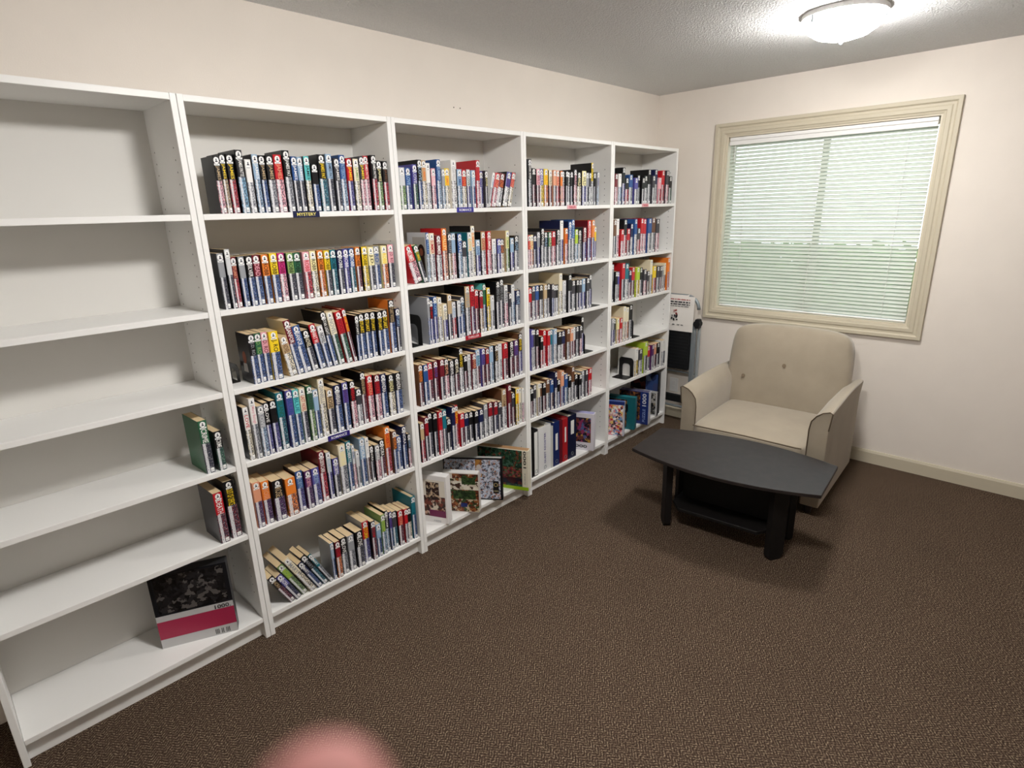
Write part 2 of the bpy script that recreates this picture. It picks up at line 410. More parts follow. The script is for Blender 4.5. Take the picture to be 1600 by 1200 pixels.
# mini blind (a thing hung in the window)
bl = empty('window_blind', (.03, mid, WZ0+.012), 0, 'white mini blind lowered and closed inside the beige window casing', 'blind')
bo = Vector(bl.location)
def bbuild(m, name, mt, **k):
    o = m.build(name, mt, bl, **k); o.matrix_parent_inverse = Matrix.Translation(-bo); return o
BY0, BY1 = WY0+.018, WY1-.018
hr = MB().box((.012, BY0, WZ1-.050), (.050, BY1, WZ1-.014), bev=.003)
bbuild(hr, 'headrail', M_white)
bbuild(MB().box((-.001, BY0, WZ1-.063), (.006, BY1, WZ1-.036), bev=.002), 'valance', M_white)
bbuild(MB().box((.002, BY0, WZ1-.034), (.010, BY1, WZ1-.013), bev=.002), 'valance', M_white)
bbuild(MB().box((.018, BY0, WZ0+.014), (.044, BY1, WZ0+.024), bev=.004), 'bottom_rail', M_white)
ztop, zbot, NS = WZ1-.068, WZ0+.040, 47
sm = MB(); pr = []
tilt = R(52); cw = .0125
for k in range(7):
    a = -1+2*k/6; x = a*cw; s_ = .0022*(1-a*a)
    pr.append((x*math.cos(tilt)-s_*math.sin(tilt), x*math.sin(tilt)+s_*math.cos(tilt)))
back = [(p[0]+.0005*math.sin(tilt), p[1]-.0005*math.cos(tilt)) for p in reversed(pr)]
sm.prism([(p[0], p[1]) for p in pr+back], 'y', BY0, BY1)
slat_me = sm.build('slat', M_slat, mesh_only=True)
for i in range(NS):
    z = ztop-(ztop-zbot)*i/(NS-1)
    o = link('slat', slat_me, bl); o.location = (.030-bo.x, -bo.y, z-bo.z+random.uniform(-.0006, .0006)); o.rotation_euler = (0, R(random.uniform(-2, 2)), 0)
for y in (BY1-.128, mid, BY0+.128):
    bbuild(MB().tube([(.016, y, WZ1-.05), (.0145, y, WZ0+.02)], .0011, 5), 'ladder_cord', M_white)
bbuild(MB().tube([(.006, BY1-.038, WZ1-.06), (.004, BY1-.040, WZ1-.17)], .0022, 6), 'tilt_wand', M_white)
# outside ground
g = MB().box((.3, -7, -.3), (16, 7, -.2)).build('ground', mat('lawn_green', (98, 122, 66), .9, .1, noise=.3, nscale=5)); struct(g)
hd = MB(); rr = random.Random(3)
for i in range(5000):
    c = Vector((rr.uniform(5.0, 6.0), rr.uniform(-4, 6), 0)); c.z = rr.uniform(-.2, 1.0)
    a = Vector((rr.uniform(-1, 1), rr.uniform(-1, 1), rr.uniform(-1, 1))).normalized()*.12; b_ = a.cross(Vector((rr.uniform(-1, 1), rr.uniform(-1, 1), .3))).normalized()*.08
    hd.poly([c-a, c-b_, c+a, c+b_])
hdo = hd.build('hedge', mat('hedge_leaf', (96, 128, 60), .7, .2, noise=.4, nscale=3), fixn=False)
tag(hdo, 'green leafy hedge outside, glimpsed through the closed blind', 'hedge', kind='stuff')

# wall outlet behind the step stool
ou = empty('wall_outlet', (0, -.245, .265), 0, 'white double wall outlet low on the wall behind the step stool', 'outlet')
MB().box((-.006, -.036, -.058), (0, .036, .058), bev=.003).build('cover_plate', M_white, ou)
MB().box((-.009, -.016, .008), (-.0055, .016, .036), bev=.002).build('socket', M_white, ou)
MB().box((-.009, -.016, -.036), (-.0055, .016, -.008), bev=.002).build('socket', M_white, ou)

# ================================================================ CEILING LAMPS
M_glow = mat('lit_glass_near', (255, 250, 240), .4, .3, emit=(LAMP_COLOR, LAMP_STRENGTH_NEAR))
M_glow2 = mat('lit_glass_far', (255, 250, 240), .4, .3, emit=(LAMP_COLOR, LAMP_STRENGTH_FAR))
def ceiling_lamp(x, y, gm, label):
    t = empty('ceiling_lamp', (x, y, CEIL), 0, label, 'lamp')
    n = 28; m = MB(); prof = [(.155, -.018), (.152, -.035), (.135, -.065), (.10, -.088), (.05, -.102), (.006, -.106)]
    vs = [(r*math.cos(2*math.pi*k/n), r*math.sin(2*math.pi*k/n), z) for r, z in prof for k in range(n)]
    fs = [(i*n+k, i*n+(k+1) % n, (i+1)*n+(k+1) % n, (i+1)*n+k) for i in range(len(prof)-1) for k in range(n)]+[tuple(range((len(prof)-1)*n, len(prof)*n))]
    m.mesh(vs, fs); m.build('glass_shade', gm, t, smooth=True)
    c = MB(); c.prism([(.165*math.cos(2*math.pi*k/n), .165*math.sin(2*math.pi*k/n)) for k in range(n)], 'z', -.018, -.0005)
    c.build('ceiling_plate', M_white, t)
    f = MB(); f.tube([(0, 0, -.104), (0, 0, -.118), (0, 0, -.124)], [.010, .008, .003], 10); f.build('finial', M_steel, t)
    for k in range(3):
        a = 2*math.pi*k/3+2.6
        MB().box((.150, -.006, -.045), (.162, .006, -.010), bev=.002, M=Matrix.Rotation(a, 4, 'Z')).build('clip', M_steel, t)
    return t
ceiling_lamp(-1.10, -1.50, M_glow, 'lit round glass ceiling lamp above the coffee table near the window')
ceiling_lamp(-3.10, -1.70, M_glow2, 'lit round glass ceiling lamp above the open carpet before the MYSTERY bookcase')

# ================================================================ BOOKCASES
UW, XE, T, D, H = .798, -.194, .0185, .28, 2.02
SH = [1.660, 1.339, 1.052, .765, .480, .098]
def unit_x(un): return XE-(5-un)*UW          # right outer face of a bookcase
def bookcase(un, label):
    xr = unit_x(un)-.0008; xl = unit_x(un)-UW+.0008; xc = (xl+xr)/2
    t = empty('bookcase', (xc, 0, 0), 0, label, 'bookcase', 'white bookcases in a row')
    h = (xr-xl)/2
    y1 = -.003
    for s_ in (-1, 1):
        a, b = (-h, -h+T) if s_ < 0 else (h-T, h)
        o = MB().box((a, -D, 0), (b, y1, H), bev=.0012).build('side_panel', M_white, t)
        pm = MB(); xx = (-h+T+.0004) if s_ < 0 else (h-T-.0004)
        for yy in (-.235, -.045):
            for k in range(46):
                z = .20+k*.037
                if any(abs(z-q+.01) < .014 for q in SH): continue
                pm.disc((xx, yy, z), .0028, 'x', 6)
        ob = pm.build('pin_hole', M_hole, o, fixn=False); ob['kind'] = 'stuff'
    MB().box((-h+T, -D+.001, H-T-.002), (h-T, y1, H-.001), bev=.001).build('top_panel', M_white, t)
    MB().box((-h+T, -.0075, .08), (h-T, -.0035, H-T-.002)).build('back_panel', M_back, t)
    for z in SH: MB().box((-h+T+.0006, -D+.001, z-.0195), (h-T-.0006, -.0085, z), bev=.001).build('shelf', M_white, t)
    MB().box((-h+T, -D+.034, 0), (h-T, -D+.050, SH[5]-.0205), bev=.001).build('plinth', M_white, t)
    return t
bookcase(1, 'white bookcase at far left, cut by the photo edge, holding few books')
bookcase(2, 'white bookcase under the MYSTERY sign, second from the left')
bookcase(3, 'white bookcase with the red THRILLER sign, third from the left')
bookcase(4, 'white bookcase with ring binders on its bottom shelf')
bookcase(5, 'white bookcase at the right end of the row, beside the step stool')

# ================================================================ BOOKS
PAL = dict(K=(20,19,22), k=(62,60,66), N=(28,34,72), B=(44,82,142), b=(150,178,205), S=(120,170,200), T=(30,112,128), t=(96,196,196),
 G=(44,98,68), g=(134,168,96), L=(178,206,60), Y=(240,206,40), y=(238,228,170), O=(230,128,48), o=(226,158,124), R=(190,32,42),
 M=(110,28,40), P=(86,42,96), p=(232,168,178), V=(82,78,150), W=(236,234,230), C=(232,222,194), E=(150,152,156), e=(205,206,208),
 n=(108,72,50), u=(190,164,126), F=(196,44,124))
CN = dict(K='black', k='dark grey', N='navy', B='blue', b='pale blue', S='sky blue', T='teal', t='turquoise', G='dark green', g='green', L='lime',
 Y='yellow', y='pale yellow', O='orange', o='peach', R='red', M='maroon', P='plum', p='pink', V='violet', W='white', C='cream', E='grey', e='light grey',
 n='brown', u='tan', F='magenta')
M_ink = {k: mat('spine_ink_'+CN[k].replace(' ', '_'), PAL[k], .4, .3) for k in PAL}
ONES = ['','first','second','third','fourth','fifth','sixth','seventh','eighth','ninth','tenth','eleventh','twelfth','thirteenth','fourteenth','fifteenth','sixteenth','seventeenth','eighteenth','nineteenth','twentieth']
def ordn(i): return ONES[i] if i <= 20 else ('twenty-'+ONES[i-20] if i < 30 else 'thirtieth')
SHELFN = {20: 'MYSTERY shelf', 21: 'shelf below MYSTERY', 22: 'third shelf down', 23: 'ROMANCE shelf', 24: 'shelf below ROMANCE', 25: 'bottom shelf'}
def book_depth(h): return .106 if h < .198 else (.140 if h < .222 else .156)

def book_geo(m, t, h, dep, ci, pi, X=None, col=None, uoff=0.0, hard=False, pages=None):
    """cover into m (material ci) and page block into pages; spine at y=0 facing -y; X = transform"""
    X = X or Matrix.Identity(4)
    c = .0018 if hard else .0006; g = .003 if hard else .0005; r = min(.0022, t*.2)
    prof = [(-t/2, dep), (-t/2, r), (-t/2+r, .0), (t/2-r, .0), (t/2, r), (t/2, dep), (t/2-c, dep), (t/2-c, r+c), (-t/2+c, r+c), (-t/2+c, dep)]
    us = {1: 0.0, 2: .12, 3: .88, 4: 1.0}
    n = len(prof)
    for i in range(n):
        j_ = (i+1) % n
        a, b = prof[i], prof[j_]
        if i in (1, 2, 3): uvs = [(uoff+us[i]*.96+.02, .0001), (uoff+us[j_]*.96+.02, .0001), (uoff+us[j_]*.96+.02, 1), (uoff+us[i]*.96+.02, 1)]
        else: uvs = None
        m.poly([X @ Vector((a[0], a[1], 0)), X @ Vector((b[0], b[1], 0)), X @ Vector((b[0], b[1], h)), X @ Vector((a[0], a[1], h))], ci, uvs, col)
    for z, rev in ((0, 1), (h, 0)):
        for q in ((0, 1, 8, 9), (1, 2, 3, 4, 7, 8), (4, 5, 6, 7)):
            pts = [X @ Vector((prof[k][0], prof[k][1], z)) for k in q]
            m.poly(pts[::-1] if not rev else pts, ci, None, col)
    P = pages or m
    x0, x1, y0, y1, z0, z1 = -t/2+c+.0002, t/2-c-.0002, r+c+.0004, dep-.002-g, g+.0003, h-g-.0003
    vs = [X @ Vector(p) for p in ((x0,y0,z0),(x1,y0,z0),(x1,y1,z0),(x0,y1,z0),(x0,y0,z1),(x1,y0,z1),(x1,y1,z1),(x0,y1,z1))]
    P.mesh(vs, [(0,3,2,1),(4,5,6,7),(0,1,5,4),(1,2,6,5),(2,3,7,6),(3,0,4,7)], pi)

_bk = {}
def sticker_mesh(t):
    key = ('st', round(t, 3))
    if key not in _bk:
        t = key[1]; m = MB(); r = min(.0095, t*.46)
        m.disc((0, -.0004, -.0125), r, 'y', 14, 0, rz=.0105)
        w = min(.011, t*.46); m.poly([(-w, -.0006, -.0285), (w, -.0006, -.0285), (w, -.0006, -.0225), (-w, -.0006, -.0225)], 0)
        m.disc((0, -.0009, -.0095), r*.26, 'y', 6, 1)
        m.poly([(-r*.55, -.0009, -.0175), (r*.55, -.0009, -.0175), (r*.15, -.0009, -.0122), (-r*.15, -.0009, -.0122)], 1)
        m.poly([(-w*.7, -.0008, -.0262), (w*.6, -.0008, -.0262), (w*.6, -.0008, -.0250), (-w*.7, -.0008, -.0250)], 1)
        _bk[key] = m.build('round_sticker', [M_stick, M_mark], mesh_only=True, fixn=False)
    return _bk[key]
def tab_mesh(t):
    key = ('tab', round(t, 3))
    if key not in _bk:
        t = key[1]; m = MB(); m.poly([(0, -.0005, .004), (t*.38, -.0005, .004), (t*.38, -.0005, .019), (0, -.0005, .019)], 0)
        m.poly([(t*.05, -.0008, .0085), (t*.33, -.0008, .0085), (t*.33, -.0008, .0098), (t*.05, -.0008, .0098)], 1)
        _bk[key] = m.build('price_tab', [M_stick, M_mark], mesh_only=True, fixn=False)
    return _bk[key]
nbook = [0]
def make_book(x, z, t, h, lean, cols, tc, title, label, group, yb=-.268, dep=None, rz=None, light_pages=False):
    dep = dep or book_depth(h); hard = h > .222
    rz = 0.0 if rz is None else rz
    yb = yb+random.uniform(-.007, .006)
    root = empty('book', (x, yb, z), 0, label, 'book', group)
    if lean:   # lean > 0: top tilts left
        L_ = R(lean); root.rotation_euler = (0, -L_, 0)
        # corner that rests on the shelf
        root.location = (x, yb, z+abs(math.sin(L_))*t/2+.0004)
    else:
        root.rotation_euler = (0, 0, rz); root.location.z = z+.0003
    cvm = MB(); pg = MB()
    key = ('cv', round(t, 3), round(h, 3), round(dep, 3), hard)
    if key not in _bk:
        book_geo(cvm, key[1], key[2], dep, 0, 0, hard=hard, pages=pg)
        _bk[key] = (cvm.build('cover', M_cover, mesh_only=True), pg.build('page_block', M_page, mesh_only=True))
    a, b = _bk[key]
    c = link('cover', a, root); c.color = L4(PAL[cols[0]]); c['lower_colour'] = list(lin(PAL[cols[1]]))
    sd = cols[2] if len(cols) > 2 else random.choice((cols[0], cols[0], 'K', 'K', 'k') if h < .222 else (cols[0],))
    c['side_colour'] = list(lin(PAL[sd]))
    p = link('page_block', b, root)
    st = link('round_sticker', sticker_mesh(t), root); st.location = (0, 0, h-.0015)
    tb = link('price_tab', tab_mesh(t), root)
    if title:
        ln = min(.40*h-.028, h*.92-.031-.575*h+.05)
        top = h-.031
        ln = min(len(title)*t*.62, top-.575*h-.002)
        hh = t*.62
        lettering('spine_title', title, root, (-hh/2, -.0008, top), (0, 0, -1), (1, 0, 0), hh, ln, M_ink[tc])
    nbook[0] += 1
    return root

BOOKS = """20|-3294 19 183 0 Kp u JAMES;-3271 18 191 0 Ku Y JAMES;-3247 23 191 0 KR Y JAMES;-3219 25 205 0 KS W JAMES_PATTE;-3191 21 176 0 We W -;-3166 20 193 0 bb W JAMES;-3142 20 191 0 KB u JAMES;-3115 26 192 0 KE u JAMES;-3082 30 196 0 Rp o JAMES;-3048 26 212 0 KE W JAMES_PAT;-3020 21 193 0 BK W JAMES;-2996 20 192 0 bk W JAMES;-2972 21 195 0 tC K JAMES;-2944 25 171 0 KB W -;-2912 30 204 0 KT Y JAMES_PAT;-2879 24 207 0 bk K JAMES_PAT;-2851 22 193 0 kk W JAMES;-2824 25 206 0 Bb b PATTERSON;-2795 24 195 0 RV Y JAMES;-2767 23 194 0 CC g JAMES;-2740 22 204 0 kp Y JAMES;-2714 24 208 0 Rp W JAMES_PATTE;-2685 24 211 0 KR W JAMES_PATTE;-2656 25 192 0 Kg y JAMES;-2626 24 191 0 KR n JAMES
21|-3332 21 192 0 Ek W -;-3309 17 204 0 ek W -;-3288 18 176 0 MR o STUART;-3264 21 176 0 EB W -;-3239 22 177 0 KB W SILVER;-3210 26 178 0 MB p DEAD;-3180 25 177 0 OB K ROBB;-3148 27 179 0 YB K ROBB;-3116 26 178 0 Fp M ROBB;-3086 25 176 0 gk K ROBB;-3055 28 175 0 Gk K ROBB;-3022 27 176 0 pR R ROBB;-2991 25 177 0 yC K ROBB;-2962 23 177 0 OO K ROBB;-2935 23 175 0 Yk K ROBB;-2907 24 176 0 TT K ROBB;-2879 24 175 0 Nk W ROBB;-2850 24 176 0 VV W ROBB;-2822 24 177 0 BT W ROBB;-2794 22 179 0 OM K ROBB;-2766 25 179 0 YY K ROBB;-2734 28 176 0 yk K J.D.;-2702 28 177 0 EB B RO;-2668 29 177 0 yO Y ROBB;-2633 29 180 0 pk M J.D._RO
22|-3273 24 187 0 KBK E J.D._RO;-3247 23 186 0 GB g D._RO;-3222 24 186 0 pB M D._RO;-3192 35 185 0 YB K J._RO;-3132 32 159 9 uC n NOVEL;-3101 27 218 9 MBC W SANFOR;-3071 32 191 9 BB W SANFOR;-3036 28 167 9 Kk C NOVEL;-3002 27 186 9 RB W HART_W;-2972 24 175 9 eB K NOVEL;-2945 21 228 9 KB W STAR_LIGHT;-2916 28 223 9 CG E NOVEL;-2882 28 220 9 RG M WOODS;-2855 16 228 9 RM Y STUART_WOODS;-2836 16 193 0 KB W STUART;-2811 25 196 0 KB Y STUART;-2781 26 197 0 KB Y STUART;-2751 24 195 0 KB Y STUART;-2723 24 194 0 KB Y STUART;-2691 30 195 0 KB Y STUART;-2655 30 234 0 KBO u STUART_WOODS;-2625 21 193 0 Nk b STUART
23|-3334 20 210 0 WC R LOVE;-3309 22 239 0 WE p Mary_Balogh;-3282 23 203 0 Eb e LOVE;-3258 19 208 0 KV W LOVE;-3232 24 210 0 KV W -;-3200 29 232 0 TT G ISLAND;-3167 26 235 0 VB B BLUE;-3138 24 230 0 tB T BLUE;-3108 25 229 0 Ck R LAST_NOEL;-3080 23 232 0 Gg k GREEN;-3053 22 209 0 bB W -;-3024 27 247 0 CC E DANIELLE;-2991 29 195 0 uk K ROSE;-2956 31 205 0 NB W BARBARA;-2922 26 209 0 VB P BARBARA;-2890 26 209 0 Kp R BARBARA;-2860 25 167 0 ke W -;-2831 24 232 0 KM u SANDRA_BROWN;-2800 29 211 0 Rp o SANDRA;-2766 29 209 0 Mp R SANDRA;-2730 31 203 0 NB W SANDRA;-2691 33 192 0 KC y SANDRA;-2651 34 191 0 KB W SANDRA
24|-3342 28 193 0 oP o ROSE;-3307 31 183 0 OP o ROSE;-3262 43 173 0 KP u ROSE;-3212 42 164 0 OO W -;-3170 29 178 0 BV b ROBYN;-3136 28 169 0 PP p ROBYN;-3100 34 167 0 VV b ROBYN;-3062 29 226 0 MR W ROBYN_CARR;-3033 20 214 0 eV b ROBYN;-3005 27 178 0 Vk W ROBYN;-2969 34 227 0 CE y NORA;-2936 23 231 0 TB W ROBERTS;-2914 13 207 0 ep B NORA;-2896 18 174 0 eE W -;-2871 25 226 0 bB W NORA;-2846 18 221 0 Wn e NORA;-2825 17 176 0 Kk W NORA;-2800 24 174 0 Ep W NORA;-2769 29 186 0 KM W NORA;-2734 29 237 0 OR R ROBERTS;-2703 23 211 0 nB O NORA;-2674 26 173 0 BB W NORA;-2644 24 215 0 NB W NORA;-2621 15 171 0 kp b NORA
25|-3273 23 170 27 KM u NORA;-3245 25 159 27 VN W NORA;-3212 25 198 27 gg L ROSE;-3177 26 221 27 CC E MARY;-3145 22 171 27 NB W MARY;-3116 22 195 27 KT E MARY;-3090 16 193 27 TE W MARY;-3071 15 180 0 bBe e LOVE;-3047 25 179 0 MO R LOVE;-3015 29 180 0 KE W LOVE;-2978 32 175 0 EE W -;-2937 37 180 0 Kk W LOVE;-2896 32 208 0 RVE Y STORM;-2862 24 198 0 kM R STORM;-2834 24 169 0 bB b STORM;-2806 22 206 0 gb L STORM;-2782 17 213 0 Kb W STORM;-2763 15 202 0 VB P STORM;-2739 26 191 0 kT W -;-2707 29 186 0 RM o STORM;-2678 19 183 0 RE W -;-2654 22 174 0 KC W -;-2627 24 227 0 TB T STORM
30|-2546 29 169 0 eg W -;-2512 28 170 0 BB b LOVE;-2481 24 183 0 VG e LOVE;-2453 23 203 0 KB b LOVE;-2426 24 202 0 uC O SUMMER;-2398 23 192 0 We W -;-2370 24 171 0 pp W LOVE;-2342 23 209 0 Bb b SUMMER;-2317 19 170 0 Eb W -;-2291 26 173 0 YC O SUMMER;-2258 29 209 0 WW E SUSAN_WIGGS;-2224 29 171 0 bb B SUMMER;-2191 26 170 0 RC O LOVE;-2162 22 172 0 eV G LOVE;-2134 25 169 0 bB W LOVE;-2105 24 214 0 Rp R SUMMER;-2077 22 166 0 VV E LOVE;-2054 18 169 0 Kk y LOVE;-2033 16 164 -14 WE b SUMMER;-2005 29 161 -14 Rp o LOVE;-1966 36 160 -14 Me O LOVE;-1924 31 167 -14 VW P LOVE;-1890 25 166 -14 RC o LOVE
31|-2493 44 169 17 RpR W SUMMER;-2455 24 173 17 GkG Y SUMMER;-2431 16 220 0 Bbe b VALLEY;-2405 28 216 0 Ce R SUMMER;-2370 31 206 0 Me W SUMMER;-2334 29 234 0 OoR y VALLEY;-2303 23 210 0 ku E VALLEY;-2275 25 210 0 bp W -;-2244 26 207 0 Bb W LOVE;-2212 28 172 0 ke W -;-2180 26 210 0 eeT Y LOVE;-2150 24 238 0 CCK O SUMMER;-2118 29 172 0 bV B LOVE;-2084 29 208 0 ue R LOVE;-2051 28 209 0 Rp W SUMMER;-2016 30 171 0 We b LOVE;-1982 28 169 0 VV b LOVE;-1948 29 167 0 kC O LOVE;-1916 24 206 0 ygu g SUMMER;-1886 26 169 0 bV W -;-1850 34 179 0 KE b LOVE
32|-2456 14 220 0 EBE W -;-2437 18 206 0 KV R RED_DEATH;-2414 22 219 0 BV b LOVE;-2387 23 211 0 Ce u RAIN;-2358 26 178 0 CV E RAIN;-2327 26 219 0 ukK u LINDA;-2297 23 179 0 eR b RAIN;-2271 21 183 0 eB W -;-2242 27 198 0 kB b RAIN;-2206 32 243 0 uEK E RIVER;-2173 24 245 0 RP M RIVER;-2145 24 220 0 RM M STORM;-2116 25 213 0 Mu R STORM;-2090 20 242 0 GBt W -;-2064 23 220 0 YY K LISTEN;-2034 27 177 0 eE W -;-2000 31 247 0 Kk E GREG_ILES;-1964 30 253 0 Kk E GREG_ILES;-1930 27 219 0 ep k RIVER;-1903 18 176 0 kE W -;-1878 24 217 0 eb W -;-1841 37 182 0 NE b LOVE
33|-2529 25 204 0 nM O RIVER;-2497 28 197 0 BB B RIVER;-2463 29 197 0 RM M RIVER;-2430 26 199 0 MM V RIVER;-2398 28 203 0 Mk W -;-2365 27 198 0 Kp o DEVIL;-2333 26 184 0 ke W DEVIL;-2301 29 188 0 KM C DEVIL;-2267 27 232 0 Ke Y DAVID_BALD;-2239 21 189 0 KM W -;-2214 21 190 0 ee E RIVER;-2185 29 190 0 Me o RIVER;-2151 29 202 0 bMN T RIVER;-2120 24 204 0 VM P RIVER;-2091 26 199 0 MM R RIVER;-2058 29 203 0 bb W -;-2025 26 204 0 Ke u CLIVE;-1991 31 204 0 ee W -;-1950 37 201 0 RM M RIVER;-1910 31 204 0 KM W CLIVE;-1870 35 203 0 PM V RIVER;-1832 29 232 0 KVn Y DAVID_BAL
34|-2543 22 203 0 uR W -;-2516 24 225 0 Mk R REDEEM;-2486 26 236 0 Kk W -;-2455 25 229 0 Kk W -;-2426 23 229 0 Rp M RED;-2399 24 229 0 Tk W -;-2370 24 175 0 Kk W -;-2343 23 231 0 NE W -;-2316 22 229 0 RR Y DEATH;-2286 29 181 0 RM W -;-2251 30 172 0 Nk W -;-2218 25 169 0 Kk W -;-2187 26 168 0 KN W -;-2154 29 168 0 NE W -;-2120 28 187 0 Ee W -;-2084 33 187 0 Me R RIVER;-2045 32 182 0 MN R RIVER;-2009 29 170 0 kk W -;-1971 35 231 0 uen n STORM;-1933 28 248 0 MM n STORM;-1903 22 195 0 kM W -;-1875 25 216 0 YY O STORM;-1846 25 208 0 CC W -;-1823 14 202 0 Wp W -
40|-1733 24 234 0 KE W DARK_RIVER;-1704 24 190 0 KM W -;-1673 28 187 0 pM M WILD;-1636 34 189 0 VY W WILD;-1596 33 190 0 YO O WILD;-1562 25 185 0 CM K WILD;-1533 24 186 0 oE W -;-1504 25 184 0 oR R WILD;-1477 20 182 0 OO W -;-1452 22 183 0 Kp W WILD;-1426 21 184 0 KK W -;-1402 20 181 0 Ke W WILD;-1378 21 182 0 KK W -;-1350 26 194 0 kp p WILD;-1312 37 181 0 KC y WILD;-1268 38 188 0 yV k WILD;-1227 31 180 0 Ek W -;-1197 19 181 0 ke W -;-1176 18 235 0 YeK K DUNE_SEA;-1152 21 182 0 Kk W -;-1130 17 185 0 Eb V WILD
41|-1751 21 177 0 Rp o WILD;-1725 23 176 0 yo R WILD;-1697 23 172 0 NN W -;-1670 23 189 0 EV W -;-1641 26 207 0 KE W WILD;-1610 27 187 0 KE b WILD;-1577 29 185 0 GE y WILD;-1542 31 187 0 Rp M WILD;-1503 34 196 0 KE W WILD;-1466 29 242 0 WVN W -;-1433 25 199 0 Op R WILD;-1400 31 235 0 BEN W SHORE;-1364 29 245 0 BE b SHORE;-1330 28 189 0 Lb W -;-1293 34 184 0 KE W WILD;-1253 34 198 0 MV W WILD;-1211 36 235 0 RVM W SHORE;-1174 28 236 0 OV o SHORE;-1145 20 197 0 YV Y SHORE
42|-1744 26 183 0 RM W -;-1713 26 191 0 ke W -;-1682 28 190 0 BM W -;-1646 31 189 0 KE W -;-1611 28 188 0 ue W -;-1582 22 188 0 Kk W -;-1557 19 185 0 kB W -;-1534 19 177 0 kE W -;-1508 25 175 0 Ke W -;-1476 30 236 0 CC W -;-1438 32 191 0 ee W -;-1398 36 223 0 Kk W -;-1357 33 185 0 kE W -;-1322 26 185 0 Kk W -;-1289 28 182 0 kV W -;-1255 30 184 0 bV W -;-1222 26 187 0 kE W -;-1194 22 203 0 kV W -
43|-1736 18 239 0 VE W -;-1713 20 235 0 kE W -;-1686 25 231 0 KM W -;-1656 27 186 0 KR W -;-1624 26 217 0 RR W -;-1594 23 212 0 Rp W -;-1568 22 211 0 TE W -;-1536 30 209 0 be W -;-1496 39 187 0 Ke W -;-1450 37 182 0 NM W -;-1410 30 191 0 nE W -;-1376 28 189 0 oM W -;-1342 28 186 0 eM W -;-1311 24 188 0 kE W -;-1284 22 190 0 kp W -;-1258 22 238 0 KV W -
44|-1744 23 181 0 KM W -;-1716 25 196 0 ke W -;-1687 23 198 0 Cn W -;-1661 21 192 0 nE W -;-1631 28 189 0 KM W -;-1594 34 202 0 nE W -;-1557 28 189 0 Bn W -;-1528 21 232 0 Ne W -;-1501 26 178 0 KB W -;-1468 30 225 0 oV W -;-1432 30 198 0 Bb W -;-1397 28 180 0 Ke W -;-1362 31 229 0 nE W -;-1325 31 173 0 Kk W -;-1289 30 166 0 Kk W -;-1253 30 178 0 Ee W -;-1218 30 178 0 kk W -;-1180 33 179 0 Rp W -
50|-927 29 181 0 Mp W -;-892 30 182 0 Wb W -;-855 32 219 0 KV W -;-812 39 159 0 KR W -;-764 43 179 0 BE W -;-713 42 161 0 VE W -;-668 34 178 0 KE W -;-627 35 163 0 Kk W -;-582 40 176 0 Ke W -;-538 35 216 0 KE W -;-497 34 178 0 kE W -;-455 37 218 0 NE W -;-410 39 167 0 pR W -;-364 38 214 0 RR W -;-319 37 215 0 kp W -;-274 39 179 0 KG W -
51|-940 34 230 0 nk W -;-898 37 235 0 Wp W -;-854 36 169 0 Rp W -;-810 38 229 0 KR W -;-767 34 169 0 RM W -;-730 27 200 0 Ne W -;-694 33 229 0 Be W -;-654 35 168 0 kR W -;-614 31 230 0 Rp W -;-574 37 225 0 Rp W -;-522 50 227 0 BE W -;-461 50 229 0 nE W -;-402 47 220 0 kp W -
52|-943 27 242 0 Ek W -;-912 26 196 0 KE W -;-876 34 190 0 VE W -;-832 39 242 0 Rk W -;-784 42 235 0 Te W -;-738 36 187 0 NM W -;-694 38 204 0 RM W -;-645 45 199 0 LY W -;-595 40 192 0 Kk W -;-550 35 177 0 kp W -;-511 30 163 0 kn W -;-475 31 235 0 CE W -;-432 41 189 0 YR W -;-384 39 184 0 kE W -;-343 31 181 0 kM W -;-306 31 181 0 Ee W -;-270 29 197 0 CM W -;-236 29 231 0 OR W -
53|-939 31 183 0 EV W -;-903 29 171 0 Kk W -;-868 29 169 0 yo W -;-834 29 168 0 Rp W -;-799 31 240 0 CC W -;-758 38 228 0 Co W -;-710 43 239 0 KK W -
54|-623 42 205 0 WY W -;-569 49 188 0 ke W -;-508 50 229 0 Lk W -;-451 41 187 0 RE W -;-409 31 192 0 PE W -;-368 38 193 0 oM W -;-313 50 187 0 KK W -;-250 50 198 0 WE W -"""
GR = {2: 'paperbacks in the MYSTERY bookcase', 3: 'novels in the THRILLER bookcase', 4: 'novels in the binder bookcase'}
UN = {2: 'MYSTERY bookcase', 3: 'THRILLER bookcase', 4: 'binder bookcase'}
def shelf_name(un, s_):
    if un == 2: return {0: 'MYSTERY shelf', 1: 'shelf below MYSTERY', 2: 'shelf above lower ROMANCE', 3: 'lower ROMANCE-sign shelf', 4: 'shelf below lower ROMANCE', 5: 'bottom shelf of MYSTERY bookcase'}[s_]
    if un == 3: return {0: 'upper ROMANCE-sign shelf', 1: 'shelf above THRILLER sign', 2: 'THRILLER-sign shelf', 3: 'shelf below THRILLER sign', 4: 'lowest book shelf of THRILLER bookcase'}[s_]
    return {0: 'top shelf above the binders', 1: 'second shelf above the binders'}[s_]
SHN = [0]
def words_for(cols, h, title, tc, lean):
    size = 'tall ' if h > .222 else ('short ' if h < .172 else '')
    s_ = size+CN[cols[0]]
    if cols[1] != cols[0] and cols[1] in 'RMPVYOTGgp' and cols[0] not in cols[1]: s_ += ' and '+CN[cols[1]]
    if lean > 3: s_ = 'left-leaning '+s_
    if lean < -3: s_ = 'right-leaning '+s_
    if title: s_ += ' %s-lettered' % CN[tc]
    return s_+' book'
joined = []
